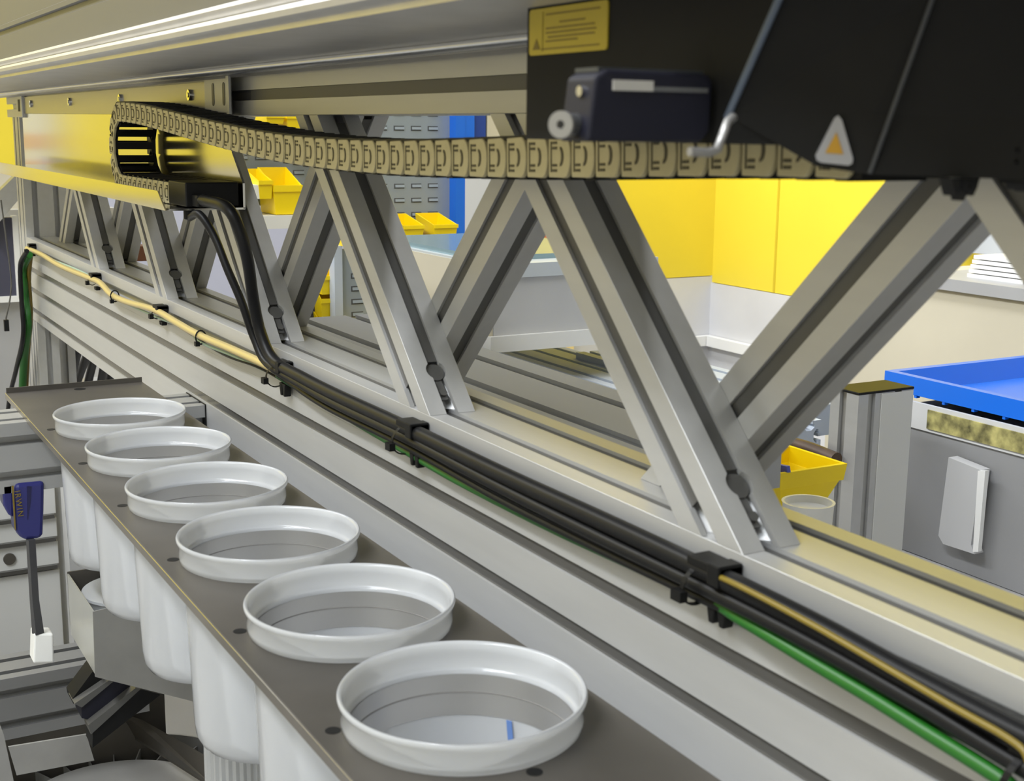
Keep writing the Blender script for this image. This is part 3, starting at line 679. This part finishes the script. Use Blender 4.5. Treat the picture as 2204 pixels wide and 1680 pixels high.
# black ribbed rubber slide
rbp = [at(*p, 'x', -905) for p in ((160, 1490), (205, 1440), (350, 1490), (200, 1606), (158, 1520))]
rs = thing('black_slide', 'black folded rubber slide with two grey edges under the metal box', 'slide', (-900, rbp[0].y+40, rbp[3].z))
def quadx(pts, x0, x1, name, m__, par):
    return MB().prism([(p.y, p.z) for p in [at(a, b, 'x', x1) for a, b in pts]], x0, x1, 'x').build(name, m__, par)
quadx([(156, 1503), (205, 1437), (234, 1462), (158, 1514)], -940, -905, 'fold_panel', M['black'], rs)
quadx([(175, 1520), (245, 1466), (298, 1480), (205, 1550), (176, 1545)], -930, -895, 'fold_panel', M['blacknavy'], rs)
quadx([(200, 1568), (300, 1482), (346, 1494), (199, 1609)], -920, -885, 'fold_panel', M['black'], rs)
quadx([(160, 1514), (234, 1464), (243, 1467), (176, 1522)], -925, -892, 'edge_strip', M['slot'], rs)
quadx([(190, 1560), (292, 1480), (303, 1482), (196, 1580)], -912, -882, 'edge_strip', M['slot'], rs)

# round sorting turntable at the bottom
dz = -640
dc = at(250, 1780, 'z', dz)
tt = thing('sorting_turntable', 'round grey sheet metal turntable with radial fins at the bottom left', 'turntable', (dc.x, dc.y, dz-60))
def ang_ring(r0, r1, z, m_, a0_=0, a1_=360, h_=3, n=72):
    o1 = []; 
    for k in range(n+1):
        a = math.radians(a0_+(a1_-a0_)*k/n)
        o1.append([(dc.x+r*math.cos(a), dc.y+r*math.sin(a), zz) for r, zz in ((r0, z), (r1, z), (r1, z-h_), (r0, z-h_))])
    m_.loft(o1, cap=True); return m_
ang_ring(2, 128, dz+26, MB()).build('top_disc', mat('pale_disc_steel', (0.46, 0.45, 0.43), 0.45, 0.3, 0.12, 8), tt, 30)
ang_ring(120, 190, dz-20, MB()).build('channel_floor', M['brushed'], tt, 30)
ang_ring(188, 191, dz+34, MB(), h_=56).build('outer_rim', M['brushed2'], tt, 30)
for k in range(30):
    a = 2*PI*k/30; u_ = Vector((math.cos(a), math.sin(a), 0)); v_ = Vector((-u_.y, u_.x, 0)); c_ = Vector((dc.x, dc.y, 0))
    m_ = MB(); m_.add([c_+u_*r+v_*s_+Vector((0, 0, z)) for r in (129, 187) for s_ in (-0.8, 0.8) for z in (dz-20, dz+22)],
          [(0, 1, 3, 2), (4, 6, 7, 5), (0, 4, 5, 1), (2, 3, 7, 6), (0, 2, 6, 4), (1, 5, 7, 3)])
    m_.build('fin', M['brushed2'], tt)
tag(MB().cyl((dc.x, dc.y, FZ), (dc.x, dc.y, dz-24), 90, 40).build('turntable_base', M['boxgrey'], None, 40), 'grey round base carrying the sorting turntable', 'base')
# sheet shelves and walls around it
def quad_thing(name, label, cat, pts, m__, th=3):
    """thin sheet through 3-D corner points"""
    n_ = (Vector(pts[1])-Vector(pts[0])).cross(Vector(pts[2])-Vector(pts[0])).normalized()*th
    return tag(MB().loft([[Vector(p) for p in pts], [Vector(p)+n_ for p in pts]]).build(name, m__), label, cat)
quad_thing('side_plate', 'tilted pale metal plate standing at the bottom left corner', 'plate', [at(-30, 1480, 'x', -620), at(8, 1580, 'x', -620), at(38, 1720, 'x', -620), at(-30, 1720, 'x', -620)], M['brushed2'])
quad_thing('partition_sheet', 'dark steel sheet partition between cross beam and turntable', 'sheet', [at(18, 1607, 'x', -960), at(186, 1580, 'x', -960), at(203, 1636, 'x', -960), at(36, 1668, 'x', -960)], M['brushed2'])
tag(MB().box(-1146, -1142, -520, -20, -800, -529).build('added_dark_sheet', M['brushed']), 'added dark sheet standing in for the darkness under the lower cross beam', 'sheet')  # sheet added to darken the gap below the cross beam
quad_thing('guide_sheet', 'long angled brown steel guide sheet beside the turntable', 'sheet', [at(265, 1535, 'z', -560), at(305, 1548, 'z', -560), at(470, 1640, 'z', -560), at(470, 1700, 'z', -600), at(280, 1580, 'z', -600)], M['brushed'])
tag(MB().box(-1300, -700, 60, 90, -640, -330).build('machine_box', M['brushed2']), 'grey machine side panel seen behind the hanging cups', 'panel')
# ribbed clear jar below the cups
j0 = at(512, 1690, 'z', -420); m_ = MB()
rings = []
for z in (-640, -262):
    rings.append([(j0.x+(30+(1.6 if k % 2 else 0))*math.cos(2*PI*k/56), j0.y+(30+(1.6 if k % 2 else 0))*math.sin(2*PI*k/56), z) for k in range(56)])
m_.loft(rings); tag(m_.build('ribbed_tube', M['glassy']), 'upright clear tube with fine vertical ribs below the cups', 'tube')
# hoses behind the deep beam
for k, (pa, pb) in enumerate((((168, 752), (146, 850)), ((186, 768), (158, 850)), ((200, 780), (185, 850)), ((222, 798), (214, 850)), ((238, 806), (232, 850)))):
    A_ = at(*pa, 'y', 96+24*k); B_ = at(*pb, 'y', 96+24*k)
    d_ = B_-A_
    o = MB().tube(smoothpath([A_-d_*0.25+Vector((3, 0, 3)), A_, B_, B_+d_+Vector((-30, 0, -80)), B_+Vector((-60, 0, -500))], 6), 9, 10).build('hose', M['hose'], None, 60)
    tag(o, ['leftmost dark hose behind the deep side beam', 'second dark hose from the left behind the deep side beam', 'middle one of the five dark hoses behind the deep beam', 'fourth dark hose from the left behind the deep side beam', 'rightmost dark hose behind the deep side beam'][k], 'hose', 'dark hoses behind the beam')

# ------------------------------------------------------------------ background
M['alu_bg'] = mat('shop_floor_aluminium', (0.37, 0.38, 0.41), 0.75, 0.0)
M['blue_lit_alu'] = mat('bluish_lit_aluminium', (0.50, 0.55, 0.63), 0.6, 0.0)  # bluish light on the far beams is put into this colour
# slotted beams and worktop behind the truss
def xprof(name, label, x0, x1, y, z, w_, h_, m__=None):
    m_ = MB(); beam_x(m_, x0, x1, y, z, w_, h_); return tag(m_.build(name, m__ or M['alu']), label, 'beam')
xe = at(1585, 965, 'z', -40).x
m_ = MB(); beam_x(m_, -1150, xe, 152, -80, 150, 40, 'tb', op=15, mod=75); tag(m_.build('slotted_beam', M['alu_bg']), 'wide slotted aluminium beam lying directly behind the truss', 'beam')
zt_ = at(1640, 872, 'y', 640).z; px_ = at(1849, 845, 'y', 600).x
m_ = MB(); beam_x(m_, -1150, px_-175, 640, zt_-40, 120, 40); tag(m_.build('slotted_beam', M['blue_lit_alu']), 'bluish slotted beam behind the truss running up to the aluminium post', 'beam')
m_ = MB(); beam_x(m_, -1150, -500, 310, -125, 80, 40); tag(m_.build('slotted_beam', M['alu_bg']), 'lower slotted beam beside the grey machine behind the truss', 'beam')
xprof('slotted_beam', 'farthest slotted beam behind the truss, under the low wall', -1400, -640, 560, -210, 120, 80, M['blue_lit_alu'])
# grey machine on the beams
mx, my = at(1062, 745, 'z', -72).x, at(1062, 745, 'z', -72).y
mc = thing('grey_machine', 'grey sheet metal machine housing with a teal lid behind the truss', 'machine', (mx-150, my+120, -80))
ft = at(1110, 596, 'x', mx); tp = at(1110, 566, 'x', mx)
MB().box(mx-420, mx, my, my+260, -80, ft.z).build('housing', mat('machine_grey', (0.56, 0.56, 0.57), 0.5, 0.1, 0.06, 6), mc)
MB().box(mx-424, mx+6, my-6, my+266, ft.z, tp.z).build('top_flange', mat('pale_flange', (0.60, 0.64, 0.66), 0.4, 0.2), mc)
MB().box(mx-400, mx-40, my+4, my+240, tp.z, tp.z+7).build('lid', M['teal'], mc)
MB().box(mx-40, mx+7, my-8, my+268, -80, -58).build('foot_flange', M['white'], mc)
MB().box(mx-424, mx-1, my-7, my-0.5, -60, tp.z-3).build('side_panel', M['cream'], mc)
# aluminium post with black cap
pp_ = at(1849, 845, 'y', 600)
po = thing('aluminium_post', 'short upright slotted aluminium post with a black cap', 'post', (pp_.x-40, pp_.y+30, FZ))
m_ = MB(); beam_z(m_, FZ, pp_.z-3, pp_.x-44, pp_.y, 44, 84, 'btlr', 0); m_.build('profile', M['alu'], po)
MB().box(pp_.x-45, pp_.x+1, pp_.y-1, pp_.y+84, pp_.z-3, pp_.z).build('cap', M['black'], po, bevel=1)
MB().box(pp_.x+0.3, pp_.x+1.6, pp_.y+34, pp_.y+82, -700, pp_.z-4).build('cover_strip', mat('pale_cover', (0.56, 0.56, 0.54), 0.5), po)
# grey carton with blue box on top, right
g0 = at(1950, 862, 'y', 760); g1 = at(2230, 905, 'y', 760)
gb = thing('grey_carton', 'big grey cardboard carton with an open top edge at the right', 'carton', (g0.x+150, 900, -700))
MB().box(g0.x, g0.x+520, 760, 1150, -289, g0.z-4).build('carton_body', mat('carton_grey', (0.27, 0.27, 0.275), 0.6, 0, 0.06, 6), gb)
MB().box(g0.x, g0.x+520, 757, 762, g0.z-30, g0.z+2).build('flap', mat('carton_flap', (0.60, 0.60, 0.60), 0.6), gb)
m_ = MB().prism([(g0.x+40, g0.z-26), (g0.x+330, g0.z-26), (g0.x+330, g0.z-4), (g0.x+40, g0.z-3)], 755, 757, 'y'); m_.build('printed_strip', M['moss'], gb)
pn = [at(*p, 'y', 750) for p in ((2052, 982), (2122, 1010), (2100, 1170), (2108, 1190), (2040, 1168), (2030, 1150))]
m_ = MB().prism([(p.x, p.z) for p in pn], 742, 757, 'y'); m_.build('bulged_sheet', mat('pale_sheet', (0.52, 0.52, 0.53), 0.5), gb)
m_ = MB().prism([(p.x, p.z) for p in [at(*q, 'y', 742) for q in ((2110, 1012), (2126, 1012), (2110, 1186), (2099, 1186))]], 738, 744, 'y'); m_.build('pale_edge', M['white'], gb)
tag(MB().box(-700, 500, 600, 1110, -310, -290).build('worktop', M['boxgrey']), 'grey worktop surface in the right background under the carton', 'worktop')
# blue stacking box
def open_box(name, label, cat, x0, x1, y0, y1, z0, z1, tp_, m__, ribs=True, grp=None, rotz=0):
    t = thing(name, label, cat, ((x0+x1)/2, (y0+y1)/2, z0), grp)
    w_ = 4
    def rect(i, z): return [(x0+i, y0+i, z), (x1-i, y0+i, z), (x1-i, y1-i, z), (x0+i, y1-i, z)]
    m_ = MB().loft([rect(tp_, z0), rect(0, z1), rect(w_, z1), rect(tp_+w_, z0+w_)]); m_.build('box_body', m__, t)
    rm = MB().loft([rect(-7, z1-22), rect(-7, z1), rect(0, z1), rect(0, z1-22)], closed=True).build('rim', m__, t)
    if ribs:
        m_ = MB(); n = 9
        for k in range(n+1):
            x = x0+(x1-x0)*k/n; m_.box(x-2, x+2, y0-6, y0, max(z0+2, z1-60), z1-18)
        for z in [q for q in (z1-45, z1-75, z1-105) if q > z0+5]: m_.box(x0+10, x1-10, y1-9, y1-5, z, z+3); m_.box(x1-9, x1-5, y0+10, y1-10, z, z+3)
        m_.build('ribs', m__, t)
    t.rotation_euler = (0, 0, rotz)
    return t
q0 = at(1842, 786, 'y', 765); q1 = at(2200, 885, 'y', 765)
open_box('blue_storage_box', 'bright blue plastic stacking box on top of the grey carton', 'storage box', q0.x+60, q0.x+460, 770, 1080, g0.z+3, q1.z+12, 14, M['blue'])
tag(MB().box(q0.x-20, q0.x+110, 1120, 1240, -700, q0.z+60).build('pale_board', M['boxgrey']), 'pale grey upright panel behind the blue box', 'panel')
# brick-coloured bits and counter in the right distance
ctr = at(1640, 600, 'y', 1500)
tag(MB().box(at(1790, 700, 'y', 1500).x, -700, 1500, 2000, FZ, -72).build('counter', M['cream']), 'long cream counter with a grey top in the right distance', 'counter'); ctr_ = bpy.data.objects['counter']
MB().box(at(1960, 600, 'y', 1500).x, -700, 1490, 2010, -72, -50).build('counter_top', M['boxgrey'], ctr_)
ps = at(2100, 575, 'y', 1560)
for k in range(5):
    tag(MB().box(ps.x-10+k*3, ps.x+120-k*4, 1550, 1780, -50+k*9, -43+k*9).build('paper_stack', M['white']), ['lowest sheaf of paper on the counter at right', 'second sheaf of paper from the counter top', 'middle sheaf of white paper on the counter', 'fourth sheaf of paper up from the counter top', 'topmost sheaf of white paper on the counter'][k], 'paper', 'sheaves of paper on the counter')
tag(MB().box(ps.x+125, ps.x+240, 1560, 1800, -50, 110).build('dark_monitor', M['hose']), 'dark box standing right of the paper on the counter', 'box')
tag(MB().box(ps.x-70, ps.x+100, 1800, 1830, -50, 60).build('blue_folder', M['fold']), 'blue grey folder standing behind the papers', 'folder')
tag(MB().box(at(2030, 560, 'y', 1960).x, -300, 1960, 1975, -50, 260).build('pale_screen', mat('pale_blue_grey', (0.45, 0.48, 0.53), 0.6)), 'pale blue grey board behind the papers on the counter', 'board')
# yellow partition corner with low grey wall
yx, yy = -2600, 2035
tag(MB().box(yx-20, yx, at(1100, 420, 'x', yx).y, yy, -212, 1300).build('yellow_partition', M['yellow']), 'yellow wall panel left of the corner, seen through the truss', 'wall panel')
yp2 = MB().box(yx, 0, yy, yy+20, -232, 1300).build('yellow_partition', M['yellow']); tag(yp2, 'long yellow wall panel right of the corner with a seam', 'wall panel')
sx = at(1672, 500, 'y', yy).x; MB().box(sx-4, sx+4, yy-1.5, yy, -232, 1300).build('seam', mat('yellow_shade', (0.62, 0.46, 0.02), 0.6), yp2)
tag(MB().box(yx-20, yx, 1150, yy, FZ, -214).build('low_partition', M['greyw']), 'grey low wall under the yellow panel left of the corner', 'wall panel')
tag(MB().box(yx, 0, yy-4, yy+20, FZ, -234).build('low_partition', M['greyw']), 'grey low wall under the yellow panel right of the corner', 'wall panel')
bl_ = at(1530, 722, 'x', yx)
tag(MB().box(yx+2, yx+22, at(1380, 730, 'x', yx).y, yy-6, bl_.z-26, bl_.z+4).build('skirting_strip', M['white']), 'white strip along the foot of the low wall left of the corner', 'strip')
tag(MB().box(yx+24, -1300, yy-30, yy-6, bl_.z-26, bl_.z+4).build('skirting_strip', M['white']), 'white strip along the foot of the low wall right of the corner', 'strip')
ty = at(1160, 530, 'x', yx+40)
tag(MB().box(yx+20, yx+40, 1100, ty.y+120, -400, ty.z+14).build('cream_board', M['creamy']), 'pale yellow board above the grey machine', 'board')
rd = at(1174, 492, 'x', yx+60); tag(MB().box(yx+41, yx+60, rd.y-40, rd.y+60, ty.z+15, rd.z+12).build('red_board', mat('orange_red', (0.6, 0.17, 0.08), 0.5)), 'small orange red board above the pale yellow one', 'board')
# yellow boards and poster on the far left wall
for k, (a, b) in enumerate(((-2300, -1000), (-990, -478), (-330, 520))):
    tag(MB().box(-4296, -4270, a, b, 70, 1900).build('yellow_board', M['yellow']), ['yellow board on the far wall, mirrored in the steel channel', 'yellow board on the far wall beside the white poster', 'yellow board on the far wall beyond the end post'][k], 'board', None)
tag(MB().box(-4278, -4268, -476, -436, -300, 1900).build('grey_upright', M['boxgrey']), 'grey green upright between poster and yellow board, seen mirrored', 'upright')
pt = tag(MB().box(-4278, -4268, -432, -334, -300, 1900).build('poster', M['white']), 'white poster with pink print between the yellow boards', 'poster')
for z in (40, 130): MB().box(-4268, -4266, -425, -345, z, z+50).build('print_block', M['red'], pt)
tag(MB().box(-4298, -4280, -2300, 520, FZ, 66).build('lower_board', M['cream']), 'cream board covering the lower part of the far wall', 'board')
# yellow wall at the camera side (mirrored in the metal)
tag(MB().box(-4200, 1800, -2698, -2680, -100, 1700).build('yellow_board', mat('ochre_paint', (0.55, 0.49, 0.32), 0.6)), 'long ochre board on the wall opposite the truss', 'board')

# louvre panels with bins
def louvre_panel(name, label, x, y0, y1, z0, z1, m__, dy=40, dz_=30.5, frame=None):
    t = thing(name, label, 'louvre rack', (x, (y0+y1)/2, z0))
    MB().box(x-12, x, y0, y1, z0, z1).build('panel_sheet', m__, t)
    m_ = MB(); d_ = MB()
    ny = int((y1-y0-16)/dy); nz = int((z1-z0-12)/dz_)
    for i in range(ny):
        for j in range(nz):
            yc = y0+14+dy*(i+0.5); zc = z1-14-dz_*(j+0.5)
            d_.box(x-0.2, x+0.5, yc-12, yc+12, zc-5.2, zc+5.2)
            m_.add([(x+0.4, yc-9.5, zc+3.2), (x+0.4, yc+12.2, zc+3.2), (x+2.5, yc+12.2, zc-2.6), (x+2.5, yc-9.5, zc-2.6), (x+0.4, yc+12.2, zc-2.4), (x+0.4, yc-9.5, zc-2.4)],
                   [(0, 1, 2, 3), (3, 2, 4, 5), (1, 4, 2), (0, 3, 5), (0, 5, 4, 1)])
    lo_ = d_.build('louvre_openings', M['louvredk'], t); lo_['kind'] = 'stuff'
    lo2 = m_.build('louvres', m__, t); lo2['kind'] = 'stuff'
    if frame:
        for a, b in frame: MB().box(x-16, x+10, a, b, z0-400, z1+8).build('upright', mat('pale_blue_upright', (0.50, 0.56, 0.66), 0.4), t)
    return t
LX = -2050
y_r = at(979, 400, 'x', LX).y; y_m = at(800, 400, 'x', LX).y; zb2 = at(930, 482, 'x', LX).z
louvre_panel('louvre_rack', 'light grey louvred tool panel with rows of slots beside the blue post', LX, y_m-90, y_r, zb2, 520, M['louvre'])
y_l = at(530, 400, 'x', LX).y; zb3 = at(600, 442, 'x', LX).z
louvre_panel('louvre_rack', 'slate grey louvred panel behind the cable chain', LX-6, y_l-40, y_m-94, zb3, at(620, 275, 'x', LX).z, mat('mid_slate', (0.20, 0.225, 0.24), 0.5, 0.1))
LX2 = -1750
a0_ = at(733, 600, 'x', LX2).y; a1_ = at(846, 600, 'x', LX2).y; zt2 = at(780, 535, 'x', LX2).z; zb4 = at(780, 770, 'x', LX2).z
louvre_panel('louvre_stand', 'narrow grey louvred stand with a pale upright in front of the bins', LX2, a0_+2, a1_, zb4-60, zt2, M['louvre'], 34, 24.5, [(at(716, 600, 'x', LX2).y, a0_)])
s0 = at(600, 640, 'x', LX2-60).y; s1 = at(716, 640, 'x', LX2-60).y
louvre_panel('louvre_rack', 'dark slate louvred panel holding yellow bins edge on', LX2-60, s0, s1, at(660, 760, 'x', LX2-60).z, at(660, 560, 'x', LX2-60).z, M['slate'], 34, 24.5)
# yellow bins
def bin_(label, x, y, z, w_, d_, h_, grp='yellow plastic bins'):
    t = thing('yellow_bin', label, 'bin', (x, y, z), grp)
    m_ = MB(); k = 0.82
    # open front bin: back at x-d_, front at x
    base = [(x-d_, y-w_/2*k, z), (x, y-w_/2*k, z), (x, y+w_/2*k, z), (x-d_, y+w_/2*k, z)]
    top_ = [(x-d_, y-w_/2, z+h_), (x+3, y-w_/2, z+h_*0.62), (x+3, y+w_/2, z+h_*0.62), (x-d_, y+w_/2, z+h_)]
    ins = [(x-d_+2.5, y-w_/2+2.5, z+h_), (x+0.5, y-w_/2+2.5, z+h_*0.62), (x+0.5, y+w_/2-2.5, z+h_*0.62), (x-d_+2.5, y+w_/2-2.5, z+h_)]
    inb = [(x-d_+3, y-w_/2*k+3, z+3), (x-3, y-w_/2*k+3, z+3), (x-3, y+w_/2*k-3, z+3), (x-d_+3, y+w_/2*k-3, z+3)]
    m_.loft([base, top_, ins, inb]); m_.build('bin_body', M['yellowbin'], t)
    MB().box(x+1, x+6, y-w_/2, y+w_/2, z+h_*0.50, z+h_*0.64).build('front_lip', M['yellowbin'], t)
    return t
def bin_px(label, px0, px1, pt_, pb_, x, dpt=90):
    A_ = at(px0, pb_, 'x', x); B_ = at(px1, pt_, 'x', x)
    return bin_(label, x, (A_.y+B_.y)/2, A_.z, B_.y-A_.y, dpt, (B_.z-A_.z)/0.64)
for lb_, a, b, c_, d_ in (('yellow bin left of centre under the cable chain', 588, 650, 398, 462), ('small yellow bin beside the white parts on the left', 556, 586, 388, 428),
                          ('yellow bin below the light grey louvred panel, left one', 868, 912, 484, 520), ('yellow bin below the light grey louvred panel, next to the blue post', 933, 984, 482, 518),
                          ('yellow bin at the top left edge of the louvred panel', 572, 612, 250, 266), ('yellow bin next to the first strut at the top', 616, 660, 250, 276)):
    bin_px(lb_, a, b, c_, d_, LX+100)
for k, (c_, d_) in enumerate(((592, 634), (641, 684), (692, 728))):
    bin_px(['topmost of three yellow bins on the dark slate panel', 'middle of three yellow bins on the dark slate panel', 'lowest of three yellow bins on the dark slate panel'][k], 690, 726, c_, d_, LX2-20, 36)
bin_px('small yellow bin above the pale upright, beside the stand', 736, 760, 500, 530, LX2+20)
fb = bin_px('yellow bin with transparent bag at the foot of the grey stand', 764, 850, 712, 752, LX2+70, 110)
shelf_y0, shelf_y1 = at(545, 480, 'x', LX+110).y, at(720, 480, 'x', LX+110).y
tag(MB().box(LX, LX+112, shelf_y0, shelf_y1, at(600, 492, 'x', LX+112).z, at(600, 464, 'x', LX+112).z).build('shelf_board', M['white']), 'white shelf board under the yellow bins left of centre', 'shelf')
tag(MB().box(LX, LX+112, at(860, 480, 'x', LX+110).y, at(990, 480, 'x', LX+110).y, at(900, 530, 'x', LX+112).z, at(900, 520, 'x', LX+112).z).build('shelf_board', M['bluedk']), 'blue shelf edge under the yellow bins beside the blue post', 'shelf')
wz = at(560, 420, 'x', LX+60)
tag(MB().box(LX, LX+100, at(535, 420, 'x', LX+100).y, at(560, 420, 'x', LX+100).y, at(550, 428, 'x', LX+100).z, at(550, 398, 'x', LX+100).z).build('white_parts_box', M['whitep']), 'white box of parts left of the yellow bins', 'box')
# blue posts and things above
b_a, b_b, b_c = at(981, 400, 'x', LX+30).y, at(1001, 400, 'x', LX+30).y, at(1050, 280, 'x', LX+30).y
tag(MB().box(LX-10, LX+30, b_a, b_b, -500, 520).build('blue_post', M['blue']), 'slim blue rack post at the edge of the louvred panel', 'post')
zz0 = at(1010, 330, 'x', LX+30).z
c1_ = at(1022, 280, 'x', LX+30).y
tag(MB().box(LX-40, LX+28, b_b+1, c1_, zz0, 520).build('blue_crate', M['blue']), 'bright blue crate hanging right of the rack post', 'crate')
tag(MB().box(LX-40, LX+20, c1_+2, b_c, zz0, 520).build('blue_crate', M['bluedk']), 'darker blue crate right of the bright blue one', 'crate')
tag(MB().box(LX-40, LX+20, b_c+4, at(1080, 280, 'x', LX+20).y, zz0-20, 520).build('cream_board', M['cream']), 'upright cream board right of the blue crates', 'board')
tag(MB().box(-4240, -4200, 600, 1500, -500, 160).build('lavender_board', mat('lavender_wall', (0.55, 0.56, 0.68), 0.6)), 'pale lavender panel behind the blue post', 'panel')
# things seen between the left struts
tag(MB().box(-2900, -2860, 60, 330, -420, 10).build('white_cupboard', M['greyw']), 'white cupboard door behind the left struts', 'cupboard')
tag(MB().box(-2700, -2600, at(292, 545, 'x', -2600).y, at(318, 545, 'x', -2600).y, at(300, 562, 'x', -2600).z, at(300, 530, 'x', -2600).z).build('brown_box', M['brown']), 'brown box low behind the left struts', 'box')
tag(MB().box(-2400, -2100, 150, 360, -260, -150).build('tan_bag', mat('tan_sack', (0.50, 0.42, 0.32), 0.7, 0, 0.5, 30)), 'tan bag of parts behind the left struts', 'bag')
# yellow bin with blue grid, tub and black pipe, lower right background
yb0 = at(1700, 1090, 'y', 420)
def tapered(cx, cy_, z0, z1, w0, w1, m__, name, par, ribs=0):
    m_ = MB()
    def rc_(w_, z): return [(cx-w_, cy_-w_, z), (cx+w_, cy_-w_, z), (cx+w_, cy_+w_, z), (cx-w_, cy_+w_, z)]
    m_.loft([rc_(w0, z0), rc_(w1, z1), rc_(w1-3, z1), rc_(w0-3, z0+3)]); return m_.build(name, m__, par)
yt = thing('yellow_bin', 'deep yellow bin in front of the aluminium post, blue grid beside it', 'bin', (yb0.x, yb0.y, yb0.z), 'yellow plastic bins')
tz = at(1700, 1024, 'y', 420).z; tz2 = at(1700, 990, 'y', 420).z
tapered(yb0.x-10, yb0.y, yb0.z, tz, 26, 38, M['yellowbin'], 'bin_body', yt)
MB().loft([[(yb0.x-10+a*w_, yb0.y+b*w_, z) for a, b in ((-1, -1), (1, -1), (1, 1), (-1, 1))] for w_, z in ((40, tz-1), (42, tz2), (38, tz2), (36, tz-1))], closed=True).build('rim_band', M['yellowbin'], yt)
gp = [at(*p, 'y', 390) for p in ((1640, 990), (1700, 1002), (1702, 1016), (1644, 1012))]
tag(MB().prism([(p.x, p.z) for p in gp], 386, 390, 'y').build('blue_grid', M['bluegrid']), 'blue perforated strip lying over the yellow bin', 'grid')
tb0 = at(1738, 1112, 'y', 330)
m_ = MB().lathe([(0.1, -60), (19, -60), (22, 4), (23, 6), (20.5, 6), (19, 0), (0.1, -1)], 40, (tb0.x, tb0.y, tb0.z+8))
tag(m_.build('white_tub', M['whitep'], None, 40), 'round white tub below the yellow bin, beside the post', 'tub')
pq = [at(*p, 'y', 590) for p in ((1670, 948), (1700, 955), (1745, 968), (1800, 990))]
tag(MB().tube(smoothpath(pq, 5), 9, 12).build('brown_pipe', mat('burnt_pipe', (0.06, 0.035, 0.02), 0.5, 0.2, 0.5, 30), None, 60), 'dark brown burnt pipe left of the aluminium post', 'pipe')
# window frame, dark screen and wire at the far left
wx = -2700
def wpx(px, py): return at(px, py, 'x', wx)
sc_ = thing('dark_screen', 'dark slate screen in a white frame at the left edge', 'screen', (wx, wpx(10, 600).y, wpx(10, 640).z))
A_, B_ = wpx(-60, 470), wpx(36, 636)
MB().box(wx-20, wx, A_.y, B_.y, B_.z, A_.z).build('screen_panel', mat('slate_blue', (0.055, 0.055, 0.085), 0.6), sc_)
MB().box(wx-24, wx+6, B_.y, B_.y+12, B_.z-14, A_.z+4).build('frame_side', M['white'], sc_)
MB().box(wx-24, wx+6, A_.y, B_.y, B_.z-14, B_.z).build('frame_bottom', M['white'], sc_)
dg = [wpx(-30, 430), wpx(32, 370), wpx(34, 425), wpx(-30, 500)]
tag(MB().prism([(p.y, p.z) for p in dg], wx+10, wx+50, 'x').build('diagonal_brace', M['alu']), 'grey diagonal brace at the left edge above the dark screen', 'brace')
tag(MB().box(wx-60, wx-30, A_.y-200, B_.y+10, FZ, B_.z-16).build('grey_cupboard', M['boxgrey']), 'grey cupboard under the dark screen at the left edge', 'cupboard')
wr = [at(*p, 'x', -1900) for p in ((2, 430), (14, 520), (24, 600), (22, 640), (14, 680), (13, 688))]
wt = thing('hanging_sensor', 'thin grey wire with a small black plug at the left edge', 'sensor', (-1900, wr[-1].y, wr[-1].z-20))
MB().tube(smoothpath(wr, 6), 1.4, 6).build('wire', M['slot_light'], wt, 60)
pe = wr[-1]; MB().box(-1904, -1896, pe.y-4, pe.y+4, pe.z-20, pe.z).build('plug', M['black'], wt)
